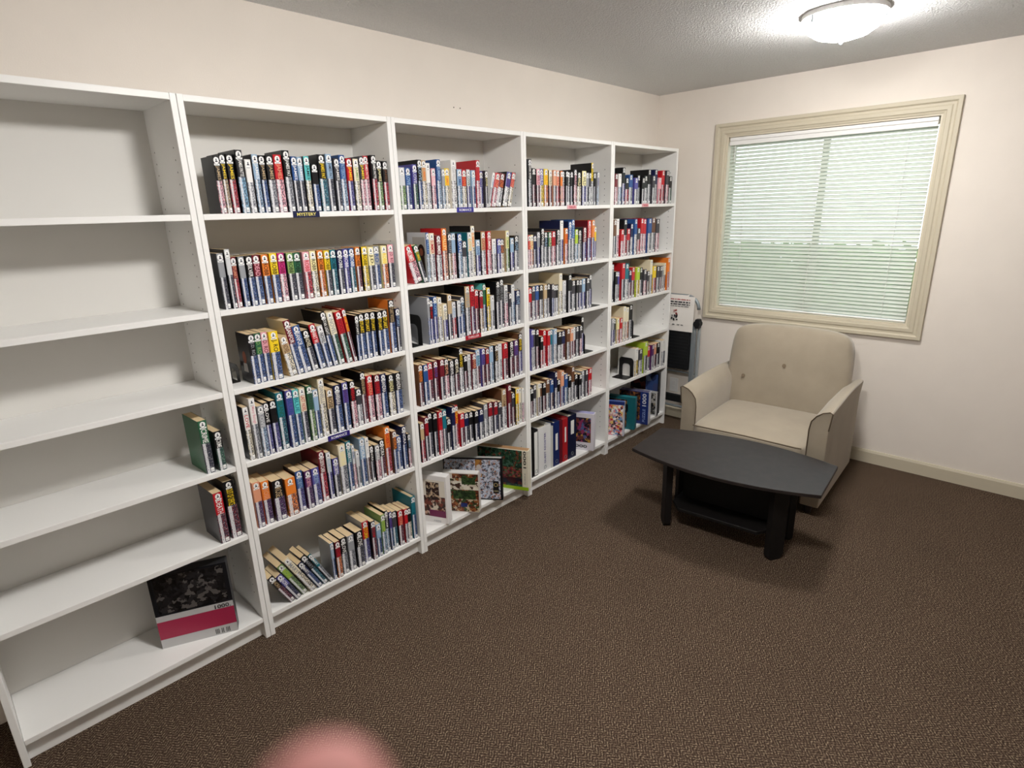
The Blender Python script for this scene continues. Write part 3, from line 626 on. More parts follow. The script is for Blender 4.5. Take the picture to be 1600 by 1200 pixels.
for line in BOOKS.strip().split('\n'):
    k, rest = line.split('|'); un, sh = int(k[0]), int(k[1]); z = SH[sh]
    items = [q.split(' ') for q in rest.split(';')]
    if un >= 4 and not (un == 4 and sh < 2):
        joined.append((un, sh, items)); continue
    xprev = None
    lb = unit_x(un)-UW+T+.003; rb = unit_x(un)-T-.003
    for i, (x, t, h, lean, cols, tc, title) in enumerate(items):
        x, t, h, lean = int(x)/1000, int(t)/1000, int(h)/1000, int(lean)
        title = '' if title == '-' else title.replace('_', ' ')
        hmax = (SH[sh-1] if sh else H)-.0205-z-.006
        h = min(h, hmax)
        nth = len(items)-i
        lab = '%s, %s from right, %s' % (words_for(cols, h, title, tc, lean), ordn(nth), shelf_name(un, sh))
        make_book(x, z, t, h, lean, cols, tc, title, lab, 'books on the '+shelf_name(un, sh), rz=(0 if (x-t/2 < lb+.006 or x+t/2 > rb-.006) else None))
# first bookcase: the two shelves whose ends show
for x, t, h, sh, cols, tc, title, lab in (
    (-3.445, .026, .150, 3, 'KG', 'W', 'CRIME', 'dark green-spined black book at the right end, fourth shelf, far left bookcase'),
    (-3.485, .030, .200, 3, 'Gk', 'W', 'CRIME', 'dark green book, second from right on the fourth shelf of the far left bookcase'),
    (-3.437, .038, .232, 4, 'KM', 'Y', 'OUT OF OFFICE', 'thick black book with yellow lettering at right end of far left bookcase'),
    (-3.482, .032, .205, 4, 'RM', 'W', 'DEATH', 'red book beside the thick black yellow-lettered one, far left bookcase')):
    make_book(x, SH[sh], t, h, 0, cols, tc, title, lab, None, rz=R(2))
# the remaining small, far books: one joined object
jm = MB(); jrnd = random.Random(5)
for un, sh, items in joined:
    z = SH[sh]
    for i, (x, t, h, lean, cols, tc, title) in enumerate(items):
        x, t, h = int(x)/1000, int(t)/1000, int(h)/1000
        h = min(h, (SH[sh-1] if sh else H)-.0205-z-.006)
        lb = unit_x(un)-UW+T+.003; rb = unit_x(un)-T-.003
        rz = 0.0
        X = Matrix.Translation((x, -.268+jrnd.uniform(-.007, .006), z+.0003)) @ Matrix.Rotation(rz, 4, 'Z')
        book_geo(jm, t, h, book_depth(h), 0, 1, X, (lin(PAL[cols[0]]), lin(PAL[cols[1]])), uoff=0, hard=h > .222)
        for me_, off in ((sticker_mesh(t), h-.0015), (tab_mesh(t), 0)):
            vs = [X @ (v.co+Vector((0, 0, off))) for v in me_.vertices]
            for p in me_.polygons: jm.poly([vs[q] for q in p.vertices], 2+p.material_index)
        hh = t*.6; tl = title.replace('_', ' ') if title != '-' else None
jo = jm.build('books', [M_coverA, M_page, M_stick, M_mark], fixn=False)
tag(jo, 'small far novels filling the lower shelves of the two right-hand bookcases', 'books', kind='stuff')

# author picture on the back cover of the leftmost book of the third shelf
pc = MB(); pc.disc((0, 0, .010), .017, 'x', 14, 0, rz=.024); pc.poly([(-.0003, -.02, -.045), (-.0003, .02, -.045), (-.0003, .016, -.012), (-.0003, -.016, -.012)], 1)
pob = pc.build('cover_picture', [mat('portrait_skin', (150, 84, 62), .5, .2), mat('portrait_shirt', (186, 180, 176), .5, .2)], fixn=False)
first3 = min((o for o in bpy.data.objects if o.name.startswith('book') and not o.name.startswith('bookcase') and o.type == 'EMPTY' and abs(o.location.z-SH[2]) < .002 and -3.40 < o.location.x < -2.61), key=lambda o: o.location.x)
t3 = first3.children[0].dimensions.x if first3.children else .03
t3 = max(v[0] for v in first3.children[0].bound_box)
pob.parent = first3; pob.location = (-t3-.0006, .055, .085)

# picture cover of the wide book behind the two leaning ones, upper left of the THRILLER bookcase
def cover_of(un_x0, un_x1, z, k):
    L_ = sorted([o for o in bpy.data.objects if o.type == 'EMPTY' and o.get('category') == 'book' and un_x0 < o.location.x < un_x1 and abs(o.location.z-z) < .02], key=lambda o: o.location.x)
    return L_[k]
wb3 = cover_of(-2.57, -1.81, SH[1], 2)
th3 = max(v[0] for v in wb3.children[0].bound_box)
pm3 = MB(); X3 = 0
pm3.poly([(0, .01, .01), (0, .10, .01), (0, .10, .20), (0, .01, .20)], 0)
pm3.disc((-.0005, .040, .135), .026, 'x', 14, 1, rz=.034); pm3.poly([(-.0004, .066, .02), (-.0004, .014, .02), (-.0004, .020, .12), (-.0004, .060, .12)], 1)
pm3.disc((-.0009, .040, .134), .013, 'x', 12, 2, rz=.018)
p3 = pm3.build('cover_picture', [mat('cover_pale_grey', (176, 170, 164), .4, .3), mat('cover_dark_hair', (52, 36, 32), .5, .2), MATS['portrait_skin']], wb3, fixn=False)
p3.location = (-th3-.0008, 0, 0)

# ---------------------------------------------------------------- shelf signs
def sign(x0, x1, z, hh, rgb, txt, tcol, label, group=None):
    t = empty('shelf_sign', ((x0+x1)/2, -D-.0002, z), 0, label, 'sign')
    w = x1-x0
    MB().box((-w/2, -.0012, -hh/2), (w/2, 0, hh/2)).build('sign_strip', mat('sign_'+'_'.join(map(str, rgb)), rgb, .4, .3), t)
    lettering('lettering', txt, t, (0, -.0020, 0), (1, 0, 0), (0, 0, 1), hh*.5, w*.72, mat('sign_ink_'+'_'.join(map(str, tcol)), tcol, .5, .2), center=True)
sign(-3.056, -2.950, SH[0]-.0085, .023, (26, 30, 66), 'MYSTERY', (240, 226, 120), 'navy sign strip with yellow MYSTERY on the left top shelf edge')
sign(-3.031, -2.929, SH[3]-.0085, .023, (44, 32, 110), 'ROMANCE', (236, 236, 240), 'violet ROMANCE sign strip on the fourth shelf edge below teal books')
sign(-2.258, -2.153, SH[0]-.0075, .022, (52, 48, 140), 'ROMANCE', (236, 236, 240), 'violet ROMANCE sign strip under the upper pastel romance books')
sign(-2.243, -2.138, SH[2]-.0070, .022, (160, 26, 44), 'THRILLER', (238, 210, 212), 'red THRILLER sign strip on the third shelf edge')
sign(-1.436, -1.350, SH[0]-.0075, .022, (226, 176, 182), 'THRILLER', (196, 30, 52), 'pink sign strip with red print on the top shelf above the binders')
sign(-.648, -.566, SH[0]-.0075, .022, (226, 176, 182), 'THRILLER', (196, 30, 52), 'pink sign strip with red print on the rightmost top shelf')

# ---------------------------------------------------------------- bookends
def bookend(x, y, z, hh, dd, base_dir, label, rz=0.0, bl=.10):
    """steel L: upright plate in the y-z plane with an arched cut-out, base tongue"""
    t = empty('bookend', (x, y, z), rz, label, 'bookend', None)
    th = .0016; n = 8
    def arch(w, top, r):
        pts = [(-w/2, .0)]
        pts += [(-w/2, top-r)]+[(-w/2+r-r*math.cos(math.pi/2*k/n), top-r+r*math.sin(math.pi/2*k/n)) for k in range(1, n+1)]
        pts += [(w/2-r+r*math.sin(math.pi/2*k/n), top-r+r*math.cos(math.pi/2*k/n)) for k in range(1, n+1)]+[(w/2, 0)]
        return pts
    out = arch(dd, hh, dd*.22); inn = arch(dd*.52, hh*.68, dd*.2)
    m = MB()
    for sx in (0, th):
        for i in range(len(out)-1):
            a, b, c, d = out[i], out[i+1], inn[i+1], inn[i]
            m.poly([(sx, a[0], a[1]+.0006), (sx, b[0], b[1]+.0006), (sx, c[0], c[1]+.0006), (sx, d[0], d[1]+.0006)])
    for prof in (out, inn):
        for i in range(len(prof)-1):
            a, b = prof[i], prof[i+1]
            m.poly([(0, a[0], a[1]+.0006), (0, b[0], b[1]+.0006), (th, b[0], b[1]+.0006), (th, a[0], a[1]+.0006)])
    m.build('upright_plate', M_metalblack, t)
    s_ = base_dir
    MB().prism([(0, -dd*.5), (s_*(bl-.01), -dd*.5), (s_*bl, -dd*.40), (s_*bl, dd*.40), (s_*(bl-.01), dd*.5), (0, dd*.5)], 'z', .0003, .0016).build('base_plate', M_metalblack, t)
    return t
bookend(-2.494, -.195, SH[2], .140, .13, -1, 'black steel bookend at the left end of the THRILLER shelf', bl=.062)
bookend(-3.306, -.14, SH[2], .065, .10, -1, 'black bookend at left end of third shelf, beside portrait cover', bl=.045)
bookend(-.655, -.205, SH[4], .135, .12, -1, 'black arched bookend on the rightmost bookcase, against a white and yellow book')
bookend(-.676, -.205, SH[3], .135, .12, 1, 'brown-black bookend right of the short row, above the arched bookend')
bookend(-1.172, -.205, SH[2], .135, .12, 1, 'black bookend base at right end of third shelf above the binders')
bookend(-1.236, -.205, SH[3], .135, .12, 1, 'black bookend base at right end of fourth shelf above the binders')

# ================================================================ JIGSAW BOXES AND BINDERS ON THE BOTTOM SHELVES
BZ = SH[5]+.0004
def puzzle(name, br, ang, w, th, h, label, face_mats, rects, side_rgb, top_rgb, texts=(), sidetext=None, z=None):
    """box whose front lower right corner is br, front face running back-left along angle ang; rects are prints on the front face (u0,v0,u1,v1,mat)"""
    t = empty(name, (br[0], br[1], BZ if z is None else z), 0, label, 'puzzle box')
    t.rotation_euler = (0, 0, ang)       # local +x = along face towards right/front corner ; face normal -y
    body = MB().box((-w, 0, 0), (0, th, h*.995), bev=.0015).build('box', mat(name+'_side_%d_%d_%d' % side_rgb, side_rgb, .35, .35), t)
    for i, (u0, v0, u1, v1, mt) in enumerate(rects):
        e = .0006+.0004*i
        MB().poly([(-w+u0*w, -e, v0*h), (-w+u1*w, -e, v0*h), (-w+u1*w, -e, v1*h), (-w+u0*w, -e, v1*h)]).build('printed_picture', mt, t, fixn=False)
    MB().poly([(-w+.004, .004, h*.995+.0006), (-.004, .004, h*.995+.0006), (-.004, th-.004, h*.995+.0006), (-w+.004, th-.004, h*.995+.0006)]).build('top_print', mat(name+'_top_%d_%d_%d' % top_rgb, top_rgb, .4, .3), t, fixn=False)
    for txt, u, v, hh, ln, rgb, vert in texts:
        m = mat('print_ink_%d_%d_%d' % rgb, rgb, .5, .2)
        if vert: lettering('lettering', txt, t, (-w+u*w, -.0028, v*h), (0, 0, 1), (-1, 0, 0), hh, ln, m, center=True)
        else: lettering('lettering', txt, t, (-w+u*w, -.0028, v*h), (1, 0, 0), (0, 0, 1), hh, ln, m, center=True)
    if sidetext:
        for txt, y, v, hh, ln, rgb in sidetext:
            lettering('lettering', txt, t, (.0009, y, v*h), (0, 0, -1), (0, 1, 0), hh, ln, mat('print_ink_%d_%d_%d' % rgb, rgb, .5, .2), center=True)
    return t
m_room = print_mat('print_room', [(52,36,32),(84,58,48),(226,214,196),(196,160,140),(60,40,36),(120,60,48)], 52, 1)
m_dkpic = print_mat('print_dark_picture', [(40,24,22),(60,36,30),(196,170,140),(48,30,26)], 90, 2)
m_mag = mat('print_magenta', (112, 28, 74), .3, .4)
m_crm = mat('print_cream', (226, 218, 204), .3, .4)
m_porch = print_mat('print_porch', [(118,60,36),(150,92,52),(60,34,26),(54,74,44),(196,180,150),(96,48,34)], 70, 3)
m_porch2 = print_mat('print_porch_wall', [(222,214,198),(200,190,170),(70,50,40),(226,220,206)], 60, 4)
m_green = print_mat('print_hedge', [(44,62,36),(60,84,46),(34,48,30)], 95, 5)
m_winter = print_mat('print_winter_crowd', [(176,188,210),(198,206,222),(190,198,214),(60,60,72),(206,210,222),(168,112,84),(90,96,110),(214,216,226)], 120, 6)
m_tree = print_mat('print_bare_tree', [(176,124,60),(206,196,190),(140,96,60),(190,190,206)], 40, 7)
m_gard = print_mat('print_garden', [(36,60,48),(52,84,62),(28,46,38),(70,104,86),(40,66,44),(110,60,44)], 85, 8)
m_gardr = print_mat('print_flowers', [(120,44,48),(150,84,60),(60,52,38),(90,110,80),(136,60,70),(48,60,40)], 95, 9)
m_coll = print_mat('print_collage', [(210,170,160),(236,222,216),(196,60,60),(226,190,110),(120,150,190),(222,150,160),(70,60,70),(240,236,230)], 62, 10)
m_dkcoll = print_mat('print_dark_collage', [(60,44,70),(110,60,50),(190,150,70),(46,36,56),(150,60,100),(90,100,150),(34,28,40)], 55, 11)
m_brn = print_mat('print_brown_scene', [(40,30,34),(96,62,40),(150,96,50),(50,40,54),(28,24,34),(70,48,40)], 70, 12)
m_bike = print_mat('print_grey_machine', [(60,60,60),(110,110,108),(170,166,160),(40,40,42),(140,130,110)], 60, 13)
m_blue = print_mat('print_blue_night', [(52,72,120),(80,104,156),(36,48,84),(120,140,180),(60,70,110)], 14, 14)
m_dkred = print_mat('print_dark_red', [(60,26,30),(40,30,40),(84,40,40),(30,30,44)], 20, 15)
m_blackp = mat('print_black', (16, 18, 24), .3, .4)
m_lime = mat('print_lime', (150, 186, 30), .35, .4)
m_teal = mat('print_teal', (22, 96, 104), .35, .4)
m_navy = mat('print_navy', (26, 44, 108), .35, .4)
m_pink = mat('print_pink', (168, 44, 78), .35, .4)
m_tray = mat('print_pale_grey', (196, 196, 196), .4, .3)
A = math.atan2
u1_ = A(-.914, .405)
puzzle('jigsaw_box', (-2.437, -.294), u1_, .150, .048, .268, 'white jigsaw box with a cosy room picture, left end of the jigsaw shelf', None,
    [(.0, .13, .93, .90, m_crm), (.0, .13, .93, .56, m_room), (.22, .50, .72, .86, m_dkpic), (.30, .13, .93, .27, m_mag), (.02, .3, .34, .52, m_room)], (232, 228, 226), (236, 234, 232),
    texts=[('1000', .60, .045, .008, .04, (150, 150, 156), False)])
puzzle('jigsaw_box', (-2.249, -.329), A(-.825, .566), .200, .045, .228, 'brown jigsaw box showing a dog on a porch', None,
    [(.0, .02, 1.0, .98, m_porch), (.0, .58, 1.0, .80, m_porch2), (.30, .34, .92, .56, m_green), (.55, .72, .92, .90, m_green), (.0, .86, .30, .98, m_crm), (.50, .14, .68, .24, m_navy)], (200, 192, 184), (222, 220, 216))
puzzle('jigsaw_box', (-2.066, -.326), A(-.80, .597), .330, .030, .252, 'black-edged jigsaw box with a crowded winter scene', None,
    [(0, 0, 1, 1, m_blackp), (.02, .03, .965, .965, m_winter), (.55, .55, .66, .965, m_tree), (.84, .16, .935, .46, m_blackp)], (18, 18, 22), (170, 170, 166),
    texts=[('1000', .887, .22, .010, .024, (190, 180, 140), False), ('O', .887, .37, .024, .024, (190, 170, 120), False)])
puzzle('jigsaw_box', (-1.893, -.363), A(-.918, .396), .310, .046, .248, 'green garden jigsaw box with vertical 1000, against the bookcase side', None,
    [(0, 0, 1, .085, m_lime), (0, .085, .88, .985, m_gard), (.3, .14, .86, .55, m_gardr), (.45, .14, .88, .30, m_dkred)], (222, 216, 196), (170, 132, 92),
    texts=[('1000', .935, .78, .017, .105, (24, 24, 26), True), ('PUZZLE', .935, .30, .008, .07, (150, 150, 140), True)])
puzzle('jigsaw_box', (-1.195, -.313), A(-.935, .353), .185, .050, .261, 'white and lilac jigsaw box marked 1000 beside the binders', None,
    [(.08, .22, .90, .88, m_dkcoll)], (222, 218, 226), (168, 166, 206),
    texts=[('1000', .5, .11, .022, .10, (24, 22, 30), False)])
puzzle('jigsaw_box', (-.844, -.322), A(-.919, .394), .215, .032, .255, 'jigsaw box with a bright collage of faces, left end of the rightmost bottom shelf', None,
    [(.02, .01, .95, .90, m_coll), (0, .90, 1, 1, m_navy)], (190, 192, 204), (70, 100, 170))
puzzle('jigsaw_box', (-.692, -.314), A(-.955, .296), .200, .050, .242, 'teal jigsaw box with a dark picture and yellow figures', None,
    [(0, 0, 1, 1, m_teal), (.0, .06, .70, .92, m_brn), (.30, .55, .74, .78, m_blackp)], (26, 100, 110), (40, 120, 128),
    texts=[('25', .56, .66, .030, .040, (226, 206, 90), False)])
puzzle('jigsaw_box', (-.545, -.335), A(-.98, .20), .225, .055, .250, 'navy PUZZLE 1000 jigsaw box with an amber scene', None,
    [(0, 0, 1, 1, m_navy), (0, .10, .72, .98, m_brn)], (206, 206, 214), (96, 92, 120),
    texts=[('1000', .86, .76, .030, .095, (236, 236, 240), True), ('PUZZLE', .86, .28, .020, .10, (150, 170, 220), True)])
puzzle('jigsaw_box', (-.337, -.288), A(-.995, .1), .210, .028, .190, 'small grey jigsaw box with a machine picture leaning on the blue one', None,
    [(0, 0, 1, 1, m_tray), (.05, .05, .95, .95, m_bike)], (60, 60, 62), (190, 188, 184))
puzzle('jigsaw_box', (-.292, -.270), A(-.995, .1), .235, .034, .325, 'tall dark blue night-scene jigsaw box at the right end of the shelf', None,
    [(0, 0, 1, 1, m_blackp), (.03, .03, .97, .97, m_blue), (.03, .40, .55, .97, m_dkred)], (20, 22, 30), (60, 70, 90))
puzzle('jigsaw_box', (-3.500, -.272), A(-.42, .907)+R(0), .26, .05, .307, 'black and red-pink jigsaw box on the bottom shelf of the far left bookcase', None,
    [(0, .70-.25, 1, 1, m_blackp), (0, .37, 1, .45, m_tray), (0, .125, 1, .37, m_pink), (0, 0, 1, .125, m_tray), (.06, .48, .95, .98, print_mat('print_black_photo', [(16,16,18),(40,38,40),(90,86,84),(22,22,24),(30,28,30)], 60, 17))], (60, 60, 62), (40, 40, 42),
    texts=[('1000.', .86, .408, .017, .055, (20, 20, 22), False), ('III II III', .80, .055, .022, .05, (50, 50, 52), False)])

def binder(x0, x1, h, rgb, label_rect, label, ring=True, pages=True, depth=.25):
    t = x1-x0; b = empty('ring_binder', ((x0+x1)/2, -.266, BZ), 0, label, 'binder')
    m = mat('binder_vinyl_%d_%d_%d' % rgb, rgb, .35, .4); c = .0028
    MB().prism([(-t/2, depth), (-t/2, .003), (-t/2+.003, 0), (t/2-.003, 0), (t/2, .003), (t/2, depth), (t/2-c, depth), (t/2-c, c+.001), (-t/2+c, c+.001), (-t/2+c, depth)], 'z', 0, h).build('cover', m, b)
    if pages: MB().box((-t/2+c+.001, .02, .012), (t/2-c-.001, depth-.02, h-.020)).build('page_block', M_pagew, b)
    if label_rect:
        z0, z1, wf, lm = label_rect
        MB().poly([(-t*wf/2, -.0006, z0*h), (t*wf/2, -.0006, z0*h), (t*wf/2, -.0006, z1*h), (-t*wf/2, -.0006, z1*h)]).build('spine_label', lm, b, fixn=False)
    if ring:
        rg = MB(); rg.tube([(.011*math.cos(2*math.pi*k/14), -.0016, .030+.011*math.sin(2*math.pi*k/14)) for k in range(14)], .0012, 5, closed=True)
        rg.build('finger_ring', M_steel, b)
    return b
M_lblw = mat('binder_label', (228, 228, 224), .5, .2)
binder(-1.762, -1.737, .300, (16, 16, 18), None, 'thin black ring binder at the left end of the binders', ring=False)
binder(-1.735, -1.694, .296, (24, 24, 28), (.02, .96, .72, M_lblw), 'black ring binder with a full-length white spine label')
bw = binder(-1.690, -1.574, .298, (222, 222, 222), None, 'wide white ring binder with blue vertical handwriting on the spine')
lettering('spine_writing', 'GUEST REGISTER', bw, (0, -.0010, .155), (0, 0, 1), (-1, 0, 0), .016, .20, mat('pen_violet', (92, 84, 150), .5, .2), center=True)
binder(-1.572, -1.552, .275, (196, 196, 190), None, 'slim pale grey binder between the wide white and the blue one', ring=False)
binder(-1.550, -1.490, .292, (22, 38, 92), (.36, .74, .38, M_lblw), 'dark blue ring binder with a narrow white label')
binder(-1.487, -1.460, .290, (96, 20, 36), None, 'slim dark red binder between the blue and the red one', ring=False)
binder(-1.457, -1.407, .290, (166, 28, 36), (.45, .80, .3, M_lblw), 'bright red ring binder with a narrow white label')
binder(-1.404, -1.318, .292, (14, 22, 52), (.56, .88, .38, M_lblw), 'thick navy ring binder with a white label, right end of the binders')

# ================================================================ STEP STOOL in the gap between bookcase and window wall
st = empty('step_stool', (-.09, -.255, 0), 0, 'folded grey step stool with black platforms leaning beside the bookcase end', 'step stool')
def arch_path(hw, top, r, z0, x, lean=0.0, n=7):
    pts = [(x, hw, z0)]
    pts += [(x, hw-.012*(1-0), top-r)]
    for k in range(1, n+1):
        a = math.pi/2*k/n; pts.append((x, hw-.012-r+r*math.cos(a), top-r+r*math.sin(a)))
    q = [(p[0], -p[1], p[2]) for p in reversed(pts)]
    return pts+q
FR = arch_path(.219, 1.000, .095, .0, 0); 
MB().tube([(p[0]-.012, p[1], p[2]) for p in FR if p[2] > .75]+[], .0125, 10).build('top_hoop', M_steel, st, smooth=True)
for s_ in (-1, 1):
    fr = MB().box((-.026, s_*.178-.016, .012), (.006, s_*.178+.016, .80), bev=.005).build('front_rail', M_steel, st)
    rr_ = MB().box((.012, s_*.203-.010, .012), (.036, s_*.203+.010, .80), bev=.005).build('rear_rail', mat('pale_steel', (176, 182, 184), .4, .5, metal=.3), st)
    MB().box((-.027, s_*.178-.017, 0), (.007, s_*.178+.017, .03), bev=.004).build('rubber_foot', M_plast, fr)
    MB().box((.011, s_*.203-.011, 0), (.037, s_*.203+.011, .03), bev=.004).build('rubber_foot', M_plast, rr_)
    k_ = MB().tube([(-.034, s_*.205, .80), (.014, s_*.205, .80)], [.026, .026], 14); k_.box((-.030, s_*.205-.018, .765), (.016, s_*.205+.018, .835), bev=.006); k_.build('hinge_knob', M_plast, st)
pl = MB().box((-.033, -.158, .435), (-.006, .158, .735), bev=.006).build('platform', M_plast, st)
rb = MB()
for k in range(11): rb.box((-.0352, -.145, .452+k*.025), (-.0325, .145, .460+k*.025))
rb.build('grip_ridges', M_plast, pl)
MB().box((-.030, -.160, .165), (-.004, .160, .226), bev=.005).build('lower_step', M_plast, st)
MB().tube([(-.016, -.175, .13), (-.016, .175, .13)], .010, 8).build('cross_bar', M_steel, st)
MB().tube([(.024, -.2, .40), (.024, .2, .40)], .007, 8).build('cross_bar', M_steel, st)
sg = empty('paper_sign', (-.128, -.280, .735), 0, 'white printed paper sign draped over the top of the step stool', 'sign')
pm = MB(); nu, nv = 8, 14
for i in range(nu):
    for j_ in range(nv):
        def Pp(a, b):
            y = .155-.31*a/nu*1.0; z = .262*b/nv
            return (-.006*math.sin(a/nu*3.1)*(1-b/nv)-.0+ (.012*(b/nv)**4), y+.045*0, z)
        pm.poly([Pp(i, j_), Pp(i+1, j_), Pp(i+1, j_+1), Pp(i, j_+1)])
po = pm.build('paper_sheet', M_paper, sg, smooth=True)
# sheet folded over the hoop
fd = MB()
for k in range(6):
    a0, a1 = math.pi*k/6, math.pi*(k+1)/6
    def Q(a, y): return (.012+.014-.014*math.cos(a), y, .262+.014*math.sin(a))
    fd.poly([Q(a0, .155), Q(a0, -.105), Q(a1, -.105), Q(a1, .155)])
fd.build('paper_fold', M_paper, sg, smooth=True)
tx = MB(); 
def bar(y0, y1, z, hh, mi): tx.poly([(-.0085, y0, z), (-.0085, y1, z), (-.0085, y1, z+hh), (-.0085, y0, z+hh)], mi)
rq = random.Random(9)
tx2 = [(.236, .007, 1, .12), (.215, .010, 0, .12), (.199, .008, 0, .11), (.186, .004, 0, .12)]
for z, hh, mi, ex in tx2:
    y = .12
    while y > -.12:
        wv = rq.uniform(.012, .04); bar(y, max(y-wv, -.125), z, hh, mi); y -= wv+.006
for k in range(22):
    y = -.005+rq.uniform(-.022, .022); z = .075+rq.uniform(0, .085); bar(y+.006, y-.006, z, rq.uniform(.004, .014), 1 if z > .12 else 0)
for y in (.075, .05, .01, -.03, -.06): bar(y, y-.02, .045, .006, 0)
tx.build('printing', [mat('print_charcoal', (44, 44, 50), .6, .2), mat('print_rust_red', (170, 78, 74), .6, .2)], sg, fixn=False)

# ================================================================ ARMCHAIR
ch = empty('armchair', (-.58, -1.205, 0), R(2.9), 'taupe microfibre armchair with low rolled arms standing under the window', 'armchair')
# local: +x towards the wall (back), y across; seat half width .31, arms .31-.40
def pillow(name, a, b, mt, parent, puff=.02, seg=6, edge=.03, sub=1):
    """soft upholstered block: gridded box with rounded, bulging faces"""
    import bmesh
    bm = bmesh.new(); bmesh.ops.create_cube(bm, size=2.0)
    bmesh.ops.subdivide_edges(bm, edges=bm.edges, cuts=seg, use_grid_fill=True)
    ctr = Vector([(a[i]+b[i])/2 for i in range(3)]); hf = Vector([abs(b[i]-a[i])/2 for i in range(3)])
    for v in bm.verts:
        p = v.co.copy(); q = Vector((p.x*hf.x, p.y*hf.y, p.z*hf.z))
        inner = Vector([max(-hf[i]+edge, min(hf[i]-edge, q[i])) for i in range(3)])
        d = q-inner
        if d.length > 1e-6 and sum(abs(d[i]) > 1e-6 for i in range(3)) > 1:
            m_ = max(abs(d[i]) for i in range(3)); q = inner+d.normalized()*edge*min(1, m_/edge)
        for i in range(3):
            if abs(abs(p[i])-1) < 1e-5:
                j1, k1 = [k for k in range(3) if k != i]
                q[i] += math.copysign(puff*(1-p[j1]**2)*(1-p[k1]**2), p[i])
        v.co = ctr+q
    me = bpy.data.meshes.new(name); bm.to_mesh(me); bm.free(); me.materials.append(mt)
    o = link(name, me, parent)
    return subsurf(o, sub)
pillow('seat_base', (-.425, -.312, .05), (.40, .312, .30), M_fab, ch, .004, 4, .015)
sc_ = pillow('seat_cushion', (-.468, -.312, .275), (.20, .312, .405), M_fab, ch, .014, 6, .030)
def rr_path(x, y0, y1, z0, r=.03):
    return [(x, y0, z0), (x, y1, z0)]
MB().tube([(-.455, -.300, .393), (-.468, -.27, .397), (-.470, 0, .402), (-.468, .27, .397), (-.455, .300, .393)], .0035, 6).build('piping', M_seam, sc_)
bk = pillow('backrest', (0, -.345, 0), (.165, .345, .60), M_fab, ch, .022, 7, .055)
bk.location = (.125, 0, .300); bk.rotation_euler = (0, R(9), 0)
# gathered folds at the lower front corners, tuft dimples as flat discs, their shade painted as darker colour
for y, z in ((.235, .27), (-.005, .37)):
    MB().disc((-.0195 if y > .1 else -.0255, y, z), .012, 'x', 12).build('tuft_dimple_shade', mat('dimple_shade_fabric', (128, 114, 96), .95, .05), bk)
for s_ in (-1, 1):
    y0, y1 = s_*.312, s_*.405
    # rolled arm profile (y,z): outer edge high, rolling down to the inside
    pf = [(y1, .05), (y1, .50), (y1+s_*.006, .555), (y1+s_*.010, .596), (y1-s_*.004, .603), (y1-s_*.036, .592), (y1-s_*.064, .570), (y1-s_*.086, .538), (y0, .49), (y0, .05)]
    ar = MB(); n = len(pf); xs = [-.400, -.394, -.25, -.05, .15, .36]; rise = [-.004, 0, .006, .014, .012, .0]
    vs = []
    for x, rz_ in zip(xs, rise):
        for k, (yy, zz) in enumerate(pf):
            sh_ = .006 if x == xs[0] else 0
            cyy = (y0+y1)/2
            vs.append((x, yy+(cyy-yy)*sh_*8*.1, zz+(rz_ if zz > .3 else 0)))
    fs = [(i*n+k, i*n+(k+1) % n, (i+1)*n+(k+1) % n, (i+1)*n+k) for i in range(len(xs)-1) for k in range(n)]
    fs += [tuple(range(n))[::-1], tuple(range((len(xs)-1)*n, len(xs)*n))]
    ar.mesh(vs, fs); ao = ar.build('armrest', M_fab, ch); bevel(ao, .008, 3)
    ao.data.polygons.foreach_set('use_smooth', [True]*len(ao.data.polygons))
    MB().tube([(-.402, yy, zz) for yy, zz in pf[1:-1]]+[(-.402, y0, .06)], .0032, 6).build('piping', M_seam, ao)
    for x in (-.37, .33):
        MB().tube([(x, s_*.35, .0), (x, s_*.35, .052)], [.018, .024], 10).build('foot', M_wood, ch)

# ================================================================ COFFEE TABLE
tb = empty('coffee_table', (-1.41, -1.31, 0), math.atan2(-.996, .087), 'dark espresso coffee table with bowed long edges in front of the armchair', 'table')
# local +x = along the table towards the right end; local +y = towards the armchair ( rotated )
def top_outline(L_=.455, we=.182, wm=.273, n=16, r=.012):
    pts = []
    for k in range(n+1):
        a = -1+2*k/n; pts.append((a*L_, -(we+(wm-we)*(1-a*a))))
    for k in range(n+1):
        a = 1-2*k/n; pts.append((a*L_, (we+(wm-we)*(1-a*a))))
    return pts
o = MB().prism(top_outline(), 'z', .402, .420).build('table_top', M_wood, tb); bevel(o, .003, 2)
for sx in (-1, 1):
    for s2 in (-1, 1):
        px, py = sx*.276, s2*.114
        ang = math.atan2(.75*s2*1.0, .65*sx)
        m = MB(); w_, th = .084, .034
        prof = [(-w_/2, .402), (-w_/2, .022), (-w_/2+.016, .0), (w_/2-.016, .0), (w_/2, .022), (w_/2, .402)]
        m.prism(prof, 'y', -th/2, th/2)
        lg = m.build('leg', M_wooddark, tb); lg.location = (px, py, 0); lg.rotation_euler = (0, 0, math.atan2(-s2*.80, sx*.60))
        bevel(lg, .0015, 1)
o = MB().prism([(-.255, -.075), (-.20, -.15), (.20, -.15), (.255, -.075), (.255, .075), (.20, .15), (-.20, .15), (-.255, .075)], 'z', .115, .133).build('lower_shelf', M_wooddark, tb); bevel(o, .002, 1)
MB().box((-.23, -.008, .133), (.23, .008, .402)).build('centre_panel', M_wooddark, tb)

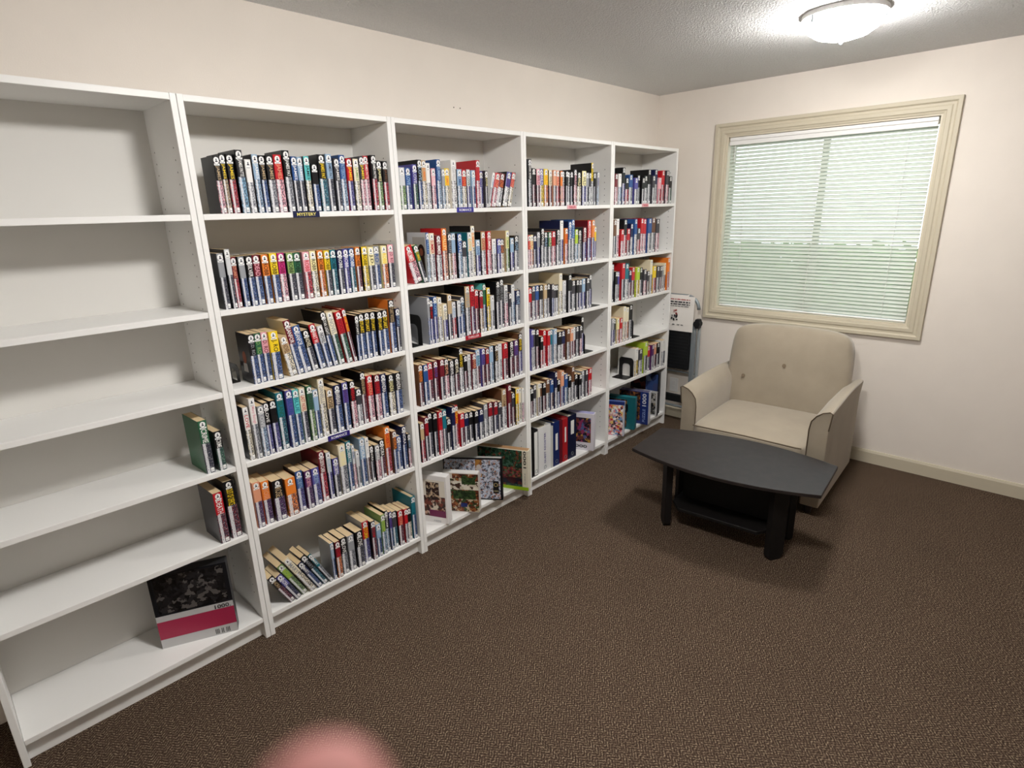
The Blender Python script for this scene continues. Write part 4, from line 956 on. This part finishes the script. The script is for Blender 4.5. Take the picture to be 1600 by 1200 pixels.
# ================================================================ HAND of the person holding the camera: one fingertip shows, out of focus
M_skin = mat('skin', (172, 118, 112), .65, .2, noise=.08, nscale=60)
M_nail = mat('fingernail', (226, 176, 164), .3, .5)
hand = empty('hand', tuple(mw @ Vector((-.020, -.150, -.075))), 0, 'out-of-focus pink fingertip of the hand holding the camera, at bottom edge', 'hand')
def skin_chain(name, chains, mt, parent, sub=2):
    """chains: list of [(point, radius), ...] in camera-frame metres converted to the world once"""
    vs, es, rs = [], [], []
    for chn in chains:
        prev = None
        for p, r in chn:
            if isinstance(p, int): prev = p; continue
            vs.append(mw @ Vector(p)); rs.append(r)
            if prev is not None: es.append((prev, len(vs)-1))
            prev = len(vs)-1
    me = bpy.data.meshes.new(name); me.from_pydata([tuple(v) for v in vs], es, [])
    o = link(name, me, parent); o.matrix_parent_inverse = Matrix.Translation(-Vector(parent.location))
    md = o.modifiers.new('skin', 'SKIN'); md.use_smooth_shade = True
    for v, r in zip(me.skin_vertices[0].data, rs): v.radius = (r, r)
    me.skin_vertices[0].data[0].use_root = True
    s_ = o.modifiers.new('sub', 'SUBSURF'); s_.levels = sub; s_.render_levels = sub
    me.materials.append(mt); return o
# camera frame: x right, y up, z towards the viewer; fingertip about 6 cm in front of the lens
skin_chain('hand_skin', [
    [((-0.0292, -0.1549, -.085), .017), ((-0.0232, -0.1299, -.078), .019)],
    [(1, 0), ((-0.0212, -0.0979, -.070), .0095), ((-0.0197, -0.0679, -.062), .0088), ((-0.0190, -0.0479, -.058), .0085), ((-0.0184, -0.0354, -.0555), .0076)],
    [(1, 0), ((-0.0412, -0.1019, -.078), .0095), ((-0.0422, -0.0779, -.088), .0088), ((-0.0412, -0.0749, -.104), .0080), ((-0.0402, -0.0879, -.112), .0070)],
    [(1, 0), ((-0.0592, -0.1119, -.084), .0090), ((-0.0612, -0.0899, -.096), .0084), ((-0.0592, -0.0879, -.112), .0076), ((-0.0572, -0.0999, -.118), .0068)],
    [(1, 0), ((-0.0732, -0.1279, -.090), .0082), ((-0.0762, -0.1099, -.100), .0074), ((-0.0732, -0.1079, -.113), .0066), ((-0.0712, -0.1179, -.118), .0060)],
    [(1, 0), ((0.0048, -0.1299, -.090), .0110), ((0.0148, -0.1079, -.104), .0098), ((0.0128, -0.0899, -.116), .0084)],
], M_skin, hand)
